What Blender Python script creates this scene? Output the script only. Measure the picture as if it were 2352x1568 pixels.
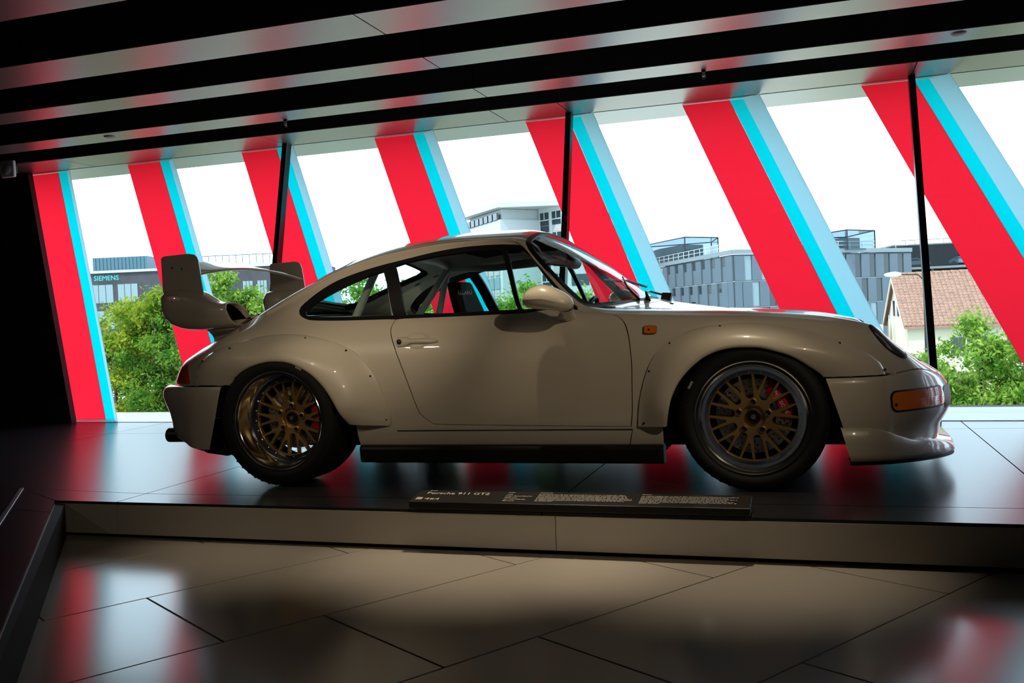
import bpy, bmesh, math, random
import numpy as np
from mathutils import Vector, Matrix
from mathutils.geometry import delaunay_2d_cdt
for o in list(bpy.data.objects): bpy.data.objects.remove(o, do_unlink=True)
scn=bpy.context.scene; COL=scn.collection
# ------------------------------------------------------------------ camera (metres; car frame: x forward, y away from viewer, z up, display platform at z=0)
cam=bpy.data.cameras.new('camera'); cam.sensor_width=36; cam.lens=33.656; cam.clip_end=600
co=bpy.data.objects.new('camera',cam); COL.objects.link(co); scn.camera=co
def _cam(loc,yaw,pitch,roll):
    f=np.array([-math.sin(yaw)*math.cos(pitch),math.cos(yaw)*math.cos(pitch),math.sin(pitch)])
    r=np.array([math.cos(yaw),math.sin(yaw),0.]);u=np.cross(r,f)
    r2=r*math.cos(roll)-u*math.sin(roll);u2=u*math.cos(roll)+r*math.sin(roll)
    m=Matrix(((r2[0],u2[0],-f[0],loc[0]),(r2[1],u2[1],-f[1],loc[1]),(r2[2],u2[2],-f[2],loc[2]),(0,0,0,1)))
    co.matrix_world=m
_cam((1.4049,-5.0245,.7976),.3080,-.0286,.0448)
# ------------------------------------------------------------------ sky, sun, exhibition spots, added fill spots, exposure
w=bpy.data.worlds.new('sky'); scn.world=w; w.use_nodes=True
bg=w.node_tree.nodes['Background']; bg.inputs[0].default_value=(.64,.85,1,1); bg.inputs[1].default_value=3.4
def lamp(name,kind,loc,energy,color,target=None,**kw):
    l=bpy.data.lights.new(name,kind); l.energy=energy; l.color=color
    for k,v in kw.items(): setattr(l,k,v)
    o=bpy.data.objects.new(name,l); COL.objects.link(o); o.location=loc
    if target is not None: o.rotation_euler=(Vector(target)-Vector(loc)).to_track_quat('-Z','Y').to_euler()
    return o
lamp('sun','SUN',(0,0,30),4.6,(1,.93,.80),(6,14,10),angle=.01)
WARM=(1,.82,.60)
SP=dict(shadow_soft_size=.03)
lamp('key_spot','SPOT',(2.8,-3.35,2.31),88,WARM,(.45,-.8,.80),spot_size=math.radians(50),spot_blend=1.0,**SP)
lamp('nose_fill','SPOT',(3.5,-3.1,2.31),2,WARM,(1.75,-.7,.50),spot_size=math.radians(32),spot_blend=1.0,**SP)  # added fill, lifts the dark nose and front bumper
lamp('rear_spot','SPOT',(-.9,-4.6,2.31),34,WARM,(-.85,-.8,.90),spot_size=math.radians(24),spot_blend=1.0,**SP)
lamp('rear_spot_b','SPOT',(-1.9,-4.4,2.31),50,WARM,(-1.0,-.8,.85),spot_size=math.radians(24),spot_blend=1.0,**SP)
lamp('cabin_fill','SPOT',(-.5,-8.3,2.31),420,WARM,(-.60,-.7,1.0),spot_size=math.radians(10.5),spot_blend=1.0,**SP)  # added low-angle fill that reaches the cabin through the side windows
lamp('tail_fill','SPOT',(-4.6,-3.6,2.31),16,(1,.86,.72),(-1.9,-.6,.5),spot_size=math.radians(36),spot_blend=1.0,**SP)  # added fill in place of the hall's ambient light on the tail
lamp('riser_fill','SPOT',(1.6,-5.6,2.31),26,WARM,(-1.7,-1.8,-.1),spot_size=math.radians(26),spot_blend=1.0,**SP)  # added fill, stands in for ambient light on the left arm riser
for i,(x,e) in enumerate(((-.85,60),(.15,150),(1.1,95))):
    lamp('floor_spot','SPOT',(x,-1.12,2.34),e,WARM,(x,-1.42,-.17),spot_size=math.radians(38),spot_blend=1.0,**SP)
scn.view_settings.view_transform='Standard'; scn.view_settings.look='None'
scn.view_settings.exposure=0.0; scn.view_settings.gamma=1.0; scn.view_settings.use_curve_mapping=False
# ------------------------------------------------------------------ materials
MATS={}
def mat(name,col,rough=.5,metal=0.,spec=.5,coat=0.,coat_rough=.03,noise=None,bump=None,emit=None,trans=0.,ior=1.45,aniso=None):
    if name in MATS: return MATS[name]
    m=bpy.data.materials.new(name); m.use_nodes=True; nt=m.node_tree; b=nt.nodes['Principled BSDF']
    b.inputs['Base Color'].default_value=(*col,1); b.inputs['Roughness'].default_value=rough; b.inputs['Metallic'].default_value=metal
    b.inputs['Specular IOR Level'].default_value=spec; b.inputs['Coat Weight'].default_value=coat; b.inputs['Coat Roughness'].default_value=coat_rough
    b.inputs['Transmission Weight'].default_value=trans; b.inputs['IOR'].default_value=ior
    tc=nt.nodes.new('ShaderNodeTexCoord')
    if noise:
        sc,amt=noise[:2]; n=nt.nodes.new('ShaderNodeTexNoise'); n.inputs['Scale'].default_value=sc; n.inputs['Detail'].default_value=4
        nt.links.new(tc.outputs['Object'],n.inputs['Vector'])
        r=nt.nodes.new('ShaderNodeMapRange'); r.inputs[3].default_value=1-amt; r.inputs[4].default_value=1+amt
        nt.links.new(n.outputs['Fac'],r.inputs[0])
        mx=nt.nodes.new('ShaderNodeVectorMath'); mx.operation='SCALE'; mx.inputs[0].default_value=col
        nt.links.new(r.outputs[0],mx.inputs['Scale']); nt.links.new(mx.outputs[0],b.inputs['Base Color'])
    if bump:
        n=nt.nodes.new('ShaderNodeTexNoise'); n.inputs['Scale'].default_value=bump[0]; n.inputs['Detail'].default_value=3
        nt.links.new(tc.outputs['Object'],n.inputs['Vector'])
        bp=nt.nodes.new('ShaderNodeBump'); bp.inputs['Strength'].default_value=bump[1]; bp.inputs['Distance'].default_value=.01
        nt.links.new(n.outputs['Fac'],bp.inputs['Height']); nt.links.new(bp.outputs[0],b.inputs['Normal'])
    if emit: b.inputs['Emission Color'].default_value=(*emit[0],1); b.inputs['Emission Strength'].default_value=emit[1]
    MATS[name]=m; return m
def film(name,col,tcol=None,rough=.35):
    """sheet that glows when daylight falls on its back: diffuse transmission plus a thin gloss"""
    m=bpy.data.materials.new(name); m.use_nodes=True; nt=m.node_tree; nt.nodes.clear()
    out=nt.nodes.new('ShaderNodeOutputMaterial'); t=nt.nodes.new('ShaderNodeBsdfTranslucent'); d=nt.nodes.new('ShaderNodeBsdfDiffuse')
    t.inputs[0].default_value=(*(tcol or col),1); d.inputs[0].default_value=(*[c*.8 for c in col],1)
    a=nt.nodes.new('ShaderNodeMixShader'); a.inputs[0].default_value=.05; nt.links.new(t.outputs[0],a.inputs[1]); nt.links.new(d.outputs[0],a.inputs[2])
    g=nt.nodes.new('ShaderNodeBsdfGlossy'); g.inputs['Roughness'].default_value=rough
    b=nt.nodes.new('ShaderNodeMixShader'); b.inputs[0].default_value=.02; nt.links.new(a.outputs[0],b.inputs[1]); nt.links.new(g.outputs[0],b.inputs[2])
    nt.links.new(b.outputs[0],out.inputs[0]); MATS[name]=m; return m
def pane(name,col,f0=.04,rough=.0):
    """thin window pane: tinted see-through with a Fresnel mirror on top"""
    m=bpy.data.materials.new(name); m.use_nodes=True; nt=m.node_tree; nt.nodes.clear()
    out=nt.nodes.new('ShaderNodeOutputMaterial'); t=nt.nodes.new('ShaderNodeBsdfTransparent'); t.inputs[0].default_value=(*col,1)
    g=nt.nodes.new('ShaderNodeBsdfGlossy'); g.inputs['Roughness'].default_value=rough
    lw=nt.nodes.new('ShaderNodeLayerWeight'); lw.inputs[0].default_value=.5
    pw=nt.nodes.new('ShaderNodeMath'); pw.operation='POWER'; pw.inputs[1].default_value=5; nt.links.new(lw.outputs['Facing'],pw.inputs[0])
    fr=nt.nodes.new('ShaderNodeMath'); fr.operation='MULTIPLY_ADD'; fr.inputs[1].default_value=1-f0; fr.inputs[2].default_value=f0; nt.links.new(pw.outputs[0],fr.inputs[0])
    mx=nt.nodes.new('ShaderNodeMixShader'); nt.links.new(fr.outputs[0],mx.inputs[0]); nt.links.new(t.outputs[0],mx.inputs[1]); nt.links.new(g.outputs[0],mx.inputs[2])
    nt.links.new(mx.outputs[0],out.inputs[0]); MATS[name]=m; return m
# ------------------------------------------------------------------ builders
def tag(o,label=None,cat=None,group=None,kind=None):
    if label: o['label']=label
    if cat: o['category']=cat
    if group: o['group']=group
    if kind: o['kind']=kind
    return o
def link(o,parent=None):
    COL.objects.link(o)
    if parent is not None: o.parent=parent
    return o
def empty(name,loc=(0,0,0)):
    o=bpy.data.objects.new(name,None); o.location=loc; o.empty_display_size=.1; return link(o)
def mobj(name,verts,faces,m,parent=None,smooth=False,normals=None,auto=None):
    """one mesh object; child coordinates are given relative to the parent's origin frame"""
    me=bpy.data.meshes.new(name); me.from_pydata([tuple(map(float,v)) for v in verts],[],[tuple(map(int,f)) for f in faces]); me.update()
    ms=m if isinstance(m,(list,tuple)) else [m]
    for q in ms: me.materials.append(q)
    if smooth or normals is not None:
        me.polygons.foreach_set('use_smooth',[True]*len(me.polygons))
    if normals is not None: me.normals_split_custom_set_from_vertices([tuple(map(float,n)) for n in normals])
    o=bpy.data.objects.new(name,me); link(o,parent)
    if auto is not None:
        me.polygons.foreach_set('use_smooth',[True]*len(me.polygons)); me.set_sharp_from_angle(angle=math.radians(auto))
    return o
class MB:
    def __init__(s): s.v=[];s.f=[]
    def add(s,vs,fs):
        n=len(s.v); s.v+= [tuple(map(float,p)) for p in vs]; s.f+=[tuple(n+int(i) for i in f) for f in fs]; return s
    def box(s,a,b,rot=None,c=None):
        x0,y0,z0=a;x1,y1,z1=b
        vs=[(x0,y0,z0),(x1,y0,z0),(x1,y1,z0),(x0,y1,z0),(x0,y0,z1),(x1,y0,z1),(x1,y1,z1),(x0,y1,z1)]
        return s.add(vs,[(0,3,2,1),(4,5,6,7),(0,1,5,4),(1,2,6,5),(2,3,7,6),(3,0,4,7)])
    def obox(s,o,ax,ay,az):
        """box from corner o along three edge vectors"""
        o,ax,ay,az=[np.array(q,float) for q in (o,ax,ay,az)]
        vs=[o,o+ax,o+ax+ay,o+ay,o+az,o+ax+az,o+ax+ay+az,o+ay+az]
        return s.add(vs,[(0,3,2,1),(4,5,6,7),(0,1,5,4),(1,2,6,5),(2,3,7,6),(3,0,4,7)])
    def prism(s,poly,d):
        """flat polygon (3-D points) extruded by vector d"""
        n=len(poly);p=[np.array(q,float) for q in poly];d=np.array(d,float)
        return s.add(p+[q+d for q in p],[tuple(range(n))[::-1],tuple(range(n,2*n))]+[(i,(i+1)%n,(i+1)%n+n,i+n) for i in range(n)])
    def tube(s,pts,r,n=10,cap=True):
        P=[np.array(p,float) for p in pts];rs=r if isinstance(r,(list,tuple)) else [r]*len(P)
        base=len(s.v);up=np.array([0,0,1.])
        for i,p in enumerate(P):
            t=P[min(i+1,len(P)-1)]-P[max(i-1,0)];t/=np.linalg.norm(t)
            a=np.cross(t,up)
            if np.linalg.norm(a)<.2: a=np.cross(t,np.array([1.,0,0]))
            a/=np.linalg.norm(a);b=np.cross(t,a)
            s.v+=[tuple(p+rs[i]*(math.cos(q)*a+math.sin(q)*b)) for q in np.linspace(0,2*math.pi,n,endpoint=False)]
        for i in range(len(P)-1):
            for k in range(n): s.f.append((base+i*n+k,base+i*n+(k+1)%n,base+(i+1)*n+(k+1)%n,base+(i+1)*n+k))
        if cap: s.f+= [tuple(base+k for k in range(n))[::-1],tuple(base+(len(P)-1)*n+k for k in range(n))]
        return s
    def lathe(s,prof,c=(0,0,0),axis='y',n=64,closed=False):
        """profile of (radius, axial) points turned about an axis through c"""
        base=len(s.v);m=len(prof)
        for k in range(n):
            a=2*math.pi*k/n
            for r,h in prof:
                if axis=='y': s.v.append((c[0]+r*math.cos(a),c[1]+h,c[2]+r*math.sin(a)))
                elif axis=='z': s.v.append((c[0]+r*math.cos(a),c[1]+r*math.sin(a),c[2]+h))
                else: s.v.append((c[0]+h,c[1]+r*math.cos(a),c[2]+r*math.sin(a)))
        for k in range(n):
            for i in range(m-1 if not closed else m):
                j=(i+1)%m;s.f.append((base+k*m+i,base+k*m+j,base+((k+1)%n)*m+j,base+((k+1)%n)*m+i))
        return s
    def grid(s,G):
        G=np.array(G,float);a,b=G.shape[:2]
        return s.add(G.reshape(-1,3),[(i*b+j,i*b+j+1,(i+1)*b+j+1,(i+1)*b+j) for i in range(a-1) for j in range(b-1)])
    def obj(s,name,m,parent=None,smooth=False,auto=None): return mobj(name,s.v,s.f,m,parent,smooth,None,auto)
def bevel(o,w,seg=2):
    b=o.modifiers.new('bevel','BEVEL');b.width=w;b.segments=seg;b.limit_method='ANGLE';b.angle_limit=math.radians(40);return o
def text_mesh(body,size,name='lettering'):
    c=bpy.data.curves.new(name,'FONT');c.body=body;c.size=size;c.align_x='LEFT';c.resolution_u=2;c.extrude=0
    o=bpy.data.objects.new(name,c);COL.objects.link(o)
    dg=bpy.context.evaluated_depsgraph_get();me=bpy.data.meshes.new_from_object(o.evaluated_get(dg))
    bpy.data.objects.remove(o,do_unlink=True)
    return me
def lettering(body,size,origin,right,up,m,parent=None,name='lettering',width=None):
    """flat printed words: origin = left end of baseline, right / up = unit directions"""
    me=text_mesh(body,size,name);r,u=Vector(right).normalized(),Vector(up).normalized();n=r.cross(u)
    k=1.0
    if width:
        xs=[v.co.x for v in me.vertices]
        if xs: k=width/(max(xs)-min(xs))
    for v in me.vertices: v.co=Vector(origin)+r*(v.co.x*k)+u*v.co.y
    me.materials.clear();me.materials.append(m)
    o=bpy.data.objects.new(name,me);return link(o,parent)
def resample(p,n,closed=False):
    p=np.array(p,float)
    if closed: p=np.vstack([p,p[:1]])
    d=np.r_[0,np.cumsum(np.linalg.norm(np.diff(p,axis=0),axis=1))]
    q=np.linspace(0,d[-1],n,endpoint=not closed)
    return np.stack([np.interp(q,d,p[:,k]) for k in range(p.shape[1])],1)
def smooth_curve(p,n,closed=False):
    """Catmull-Rom through the points, resampled evenly"""
    p=np.array(p,float);m=len(p);out=[]
    for i in range(m if closed else m-1):
        a,b,c,d=[p[(i+k)%m] if closed else p[min(max(i+k,0),m-1)] for k in (-1,0,1,2)]
        for t in np.linspace(0,1,8,endpoint=False):
            out.append(.5*((2*b)+(c-a)*t+(2*a-5*b+4*c-d)*t*t+(3*b-a-3*c+d)*t**3))
    if not closed: out.append(p[-1])
    return resample(out,n,closed)
# ------------------------------------------------------------------ the setting: room, platform, facade
M_black=mat('black_recess',(.004,.004,.004),.7)
M_stone=mat('pale_stone',(.50,.46,.40),.17,spec=.85,noise=(3.0,.05),bump=(60,.006))
M_riser=mat('cream_riser',(.60,.56,.50),.5,noise=(6,.03))
M_deck=mat('dark_platform_lacquer',(.018,.018,.021),.27,spec=.5,coat=.0,coat_rough=.15,noise=(2.2,.15),bump=(90,.004))
M_wall=mat('charcoal_wall',(.03,.03,.032),.6)
M_ceil=mat('black_ceiling',(.015,.015,.016),.8,bump=(90,.3))
M_beam=mat('dark_beam_side',(.035,.036,.04),.55)
M_soffit=mat('brushed_soffit',(.36,.36,.35),.36,metal=.85,noise=(20,.04))
M_alu=mat('bright_aluminium',(.75,.76,.78),.3,metal=1)
M_white=mat('white_sill',(.86,.88,.88),.4)
M_mull=mat('black_mullion',(.012,.011,.012),.35)
M_glass=pane('facade_glass',(.97,.985,.98))
M_red=film('red_film',(.80,.02,.035),(1.0,.12,.19))
M_cyan=film('cyan_film',(.01,.55,.70),(.0,.79,.84))
M_pale=film('pale_blue_film',(.45,.74,.88),(.58,.78,.84))
# lower floor: a dark bed carrying slabs laid obliquely
fl=mobj('floor',[(-9.5,-9,-.19),(9.5,-9,-.19),(9.5,3,-.19),(-9.5,3,-.19)],[(0,1,2,3)],mat('floor_bed',(.02,.018,.016),.9)); tag(fl,kind='structure')
e1=np.array([.537,.8435]);e2=np.array([.8435,-.537])
def slab(s0,s1,n0,n1):
    g=.0032
    q=[e1*(s0+g)+e2*(n0+g),e1*(s1-g)+e2*(n0+g),e1*(s1-g)+e2*(n1-g),e1*(s0+g)+e2*(n1-g)]
    c=sum(q)/4
    if c[1]>-.55 or c[1]<-8.6 or abs(c[0])>8: return
    d=np.array([.637,-.771]);nn=np.array([.771,.637])       # skip slabs wholly under the left arm of the platform
    if all(np.dot(p-np.array([-2.11,-1.33]),nn)<-.05 for p in q): return
    o=MB().prism([(*p,-.19) for p in q[::-1]],(0,0,.02)).obj('floor_slab',M_stone,fl); bevel(o,.0012,1)
for i in range(-4,9):
    n0=.366+.68*i; off=-2.324+.345*i
    for k in range(-6,7): slab(off+1.18*k,off+1.18*(k+1),n0,n0+.68)
# display platform
def fy(x): return -1.33-.0168*(x+2.1)
A=np.array([-2.11,fy(-2.11)]);D=np.array([.637,-.771]);B=np.array([-2.60,-1.045])
pf=MB()
pf.prism([(A[0]+.03,A[1]+.03,-.19),(9.4,fy(9.4)+.03,-.19),(9.4,2.6,-.19),(-9.4,2.6,-.19),(-9.4,-8.9,-.19),(A[0]+D[0]*7-.03,A[1]+D[1]*7+.0,-.19)],(0,0,.176))
pf=pf.obj('platform',M_black); tag(pf,kind='structure')
def deckpanel(poly,name='platform_panel',z=0.,t=.012,g=.0032,m=None):
    p=np.array(poly,float);c=p.mean(0);n=len(p);q=[]
    ar=sum(p[i][0]*p[(i+1)%n][1]-p[(i+1)%n][0]*p[i][1] for i in range(n))
    if ar<0: p=p[::-1]
    for i in range(n):                                           # inset every edge by the joint
        a,b,cc=p[i-1],p[i],p[(i+1)%n];u=(b-a)/np.linalg.norm(b-a);v=(cc-b)/np.linalg.norm(cc-b)
        nu=np.array([-u[1],u[0]]);nv=np.array([-v[1],v[0]]);s=1+np.dot(nu,nv)
        q.append(b+(nu+nv)/max(s,.3)*g)
    return MB().prism([(x,y,z-t) for x,y in q],(0,0,t)).obj(name,m or M_deck,pf)
xs=[-9.4,-6.0,-3.92,-1.75,.335,2.25,4.3,6.3,9.4]
def fbot(x): return 1.95-.0592*(x+5)
for a,b in zip(xs[:-1],xs[1:]):
    if b>A[0]+.2:
        a2=max(a,A[0]); L=[(a2,fy(a2)),(b,fy(b)),(b,-1.13),(max(a,B[0]) if a2==a else B[0],-1.13 if a2==a else B[1])]
        deckpanel(L)
    y0=-1.13
    if a<B[0]-.01 and b<=B[0]: deckpanel([(a,-1.04),(b,-1.04),(b,1.165),(a,1.165)])
    elif a<B[0]: deckpanel([(a,B[1]),(B[0],B[1]),(b,-1.13),(b,1.165),(a,1.165)])
    else: deckpanel([(a,-1.13),(b,-1.13),(b,1.165),(a,1.165)])
    deckpanel([(a,1.165),(b,1.165),(b,fbot(b)+.02),(a,fbot(a)+.02)])
E1=A+D*.32;F1=B+D*.62
deckpanel([A,E1,F1,B]);deckpanel([E1,A+D*3.4,F1+D*3.1,F1]);deckpanel([A+D*3.4,A+D*7,F1+D*6.7,F1+D*3.1])
st=MB().prism([(*(B+np.array([.012,.006])),-.01),(*(B-np.array([.004,.004])),-.01),(*(B+D*6-np.array([.004,.004])),-.01),(*(B+D*6+np.array([.012,.006])),-.01)],(0,0,.0125)).obj('platform_edge_strip',M_alu,pf)
deckpanel([B-np.array([.006,.006]),B+D*6-np.array([.006,.006]),(-9.4,-6.2),(-9.4,-1.045)])
# riser panels
def riser(p,q,name='riser_panel'):
    p,q=np.array(p,float),np.array(q,float);u=(q-p)/np.linalg.norm(q-p);n=np.array([u[1],-u[0]])
    p2,q2=p+u*.0015,q-u*.0015;b=.004
    MB().prism([(*p2,-.0125),(*(p2-n*.02),-.0125),(*(p2-n*.02),-.15),(*(p2+n*b),-.15)],(*(q2-p2),0)).obj(name,M_riser,pf)
rx=[A[0],-1.75,.39,2.5,4.6,6.7,9.4]
for a,b in zip(rx[:-1],rx[1:]): riser((a,fy(a)),(b,fy(b)))
for a,b in ((0,.32),(.32,2.2),(2.2,4.5),(4.5,7)): riser(A+D*b,A+D*a)
# facade: leaning glass wall, ruled between floor line and ceiling line
ZT,YT=2.36,2.42
def fac(x,z,off=0.): 
    yb=fbot(x);return np.array([x,yb+(YT-yb)*z/ZT+off,z])
sl=MB()
for a,b in ((-5.2,-2.8),(-2.8,2.2),(2.2,9.4)):
    sl.prism([(a,fbot(a)+.0,-.05),(a,fbot(a)+.42,-.05),(a,fbot(a)+.42,.045),(a,fbot(a)+.02,.004)],(b-a,fbot(b)-fbot(a),0))
win=sl.obj('window_1',M_white); tag(win,kind='structure')
mx=[-5.45,-2.93,-.395,2.11,4.6,7.1,9.4]
for x in mx[1:-1]:
    b,t=fac(x,.0,-.045),fac(x,2.40,-.045)
    MB().prism([b+[-.022,-.02,0],b+[.022,-.02,0],b+[.022,.06,0],b+[-.022,.06,0]],t-b).obj('mullion',M_mull,win)
for a,b in zip(mx[:-1],mx[1:]):
    q=[fac(a+.02,.05,-.012),fac(b-.02,.05,-.012),fac(b-.02,2.36,-.012),fac(a+.02,2.36,-.012)]
    if a<-5: q[0]=fac(-4.4,.05,-.012)
    mobj('glass_pane',q,[(0,1,2,3)],M_glass,win)
dw=MB();dw.prism([fac(-9.35,-.02,-.02),fac(-4.97,-.02,-.02),fac(-5.76,2.36,-.02),fac(-9.35,2.36,-.02)],(0,.06,0)); dw=dw.obj('wall_left',M_wall); tag(dw,kind='structure')
# red and cyan slanted bands hung along the facade: a folded sheet each
fin_top=[-5.78,-4.63,-3.41,-2.11,-.77,.485,1.775,3.06,4.34,5.62,6.9]
fin_lab=['red and cyan slanted band farthest left, against the dark wall','red and cyan slanted band behind the rear wing of the car','red and cyan slanted band crossed by the leftmost black mullion','red and cyan slanted band above the roof at the rear side window','red and cyan slanted band crossed by the middle black mullion, behind the windscreen','red and cyan slanted band standing free over the bonnet','red and cyan slanted band crossed by the rightmost black mullion','red and cyan slanted band just beyond the right edge of the picture','second slanted band to the right of the picture','third slanted band to the right of the picture','fourth slanted band to the right of the picture']
for xt,lab in zip(fin_top,fin_lab):
    xt=1.405+(xt-1.405)*1.014
    k=.43 if xt>-5 else .345
    lean=lambda z:k*(ZT-z)
    w1=.36;w2=.10;a3,b3=.125,-.105
    def strip(off0,y0,off1,y1):
        g=[]
        for z in np.linspace(.0,2.358,3):
            x=xt+lean(z);p,q=fac(x+off0,z,.115+y0),fac(x+off1,z,.115+y1);g.append((p,q))
        vs=[];fs=[]
        for (p,q) in g: vs+=[p,q]
        for i in range(2): fs.append((2*i,2*i+1,2*i+3,2*i+2))
        return vs,fs
    x0=xt+lean(0); seen=x0<3.2; root=empty('facade_band' if seen else 'trim_3',tuple(fac(x0+.2,0)))
    if seen: tag(root,lab,'banner','slanted bands on the window wall')
    else: tag(root,kind='structure')
    off=np.array(root.location)
    for nm,m,(vs,fs) in (('red_sheet',M_red,strip(0,0,w1,0)),('cyan_sheet',M_cyan,strip(w1+.001,0,w1+w2,0)),('pale_flange',M_pale,strip(w1+w2,0,w1+w2+a3,b3))):
        o=mobj(nm,[v-off for v in vs],fs,m,root)
        sm=o.modifiers.new('thick','SOLIDIFY');sm.thickness=.003
# outside header above the glass
hd=MB().box((-9.4,2.47,2.36),(9.4,2.98,2.75)).obj('trim_1',mat('outer_soffit',(.55,.60,.60),.3,metal=.25)); tag(hd,kind='structure')
# ceiling: black void, beams with pale undersides
ce=MB().box((-9.5,-9,2.95),(9.5,3.1,3.1)).obj('ceiling',M_ceil); tag(ce,kind='structure')
jA=[-9.4,-5.0,-.79,3.4,7.6,9.4]
for nm,y0,y1,joints in (('A',-.545,-.165,jA),('B',.365,.635,jA),('C',1.25,1.535,jA),('D',1.975,2.44,[-9.4,-5.0,-2.93,-.92,-.385,2.11,4.6,7.1,9.4])):
    for a,b in zip(joints[:-1],joints[1:]):
        o=MB().box((a+.004,y0,2.368),(b-.004,y1,2.95)).obj('ceiling_beam',M_beam,ce)
        s=MB().box((a+.004,y0-.002,2.360),(b-.004,y1+.002,2.3675)).obj('beam_soffit',M_soffit,o)
for y0,y1 in ((-1.6,-1.2),(-2.7,-2.3),(-3.8,-3.4)):
    o=MB().box((-9.4,y0,2.368),(9.4,y1,2.95)).obj('ceiling_beam',M_beam,ce); MB().box((-9.4,y0-.002,2.36),(9.4,y1+.002,2.3675)).obj('beam_soffit',M_soffit,o)
bk=MB().box((-9.6,-9.2,-.2),(9.6,-9,3.1)).obj('wall_back',M_wall); tag(bk,kind='structure')
rw=MB().box((9.4,-9,-.2),(9.6,3.1,3.1)).obj('wall_right',M_wall); tag(rw,kind='structure')
lw=MB().box((-9.6,-9,-.2),(-9.4,3.1,3.1)).obj('wall_far_left',M_wall); tag(lw,kind='structure')
uf=MB().box((-9.6,2.2,-.6),(9.6,2.5,-.055)).obj('trim_2',M_wall); tag(uf,kind='structure')
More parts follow.
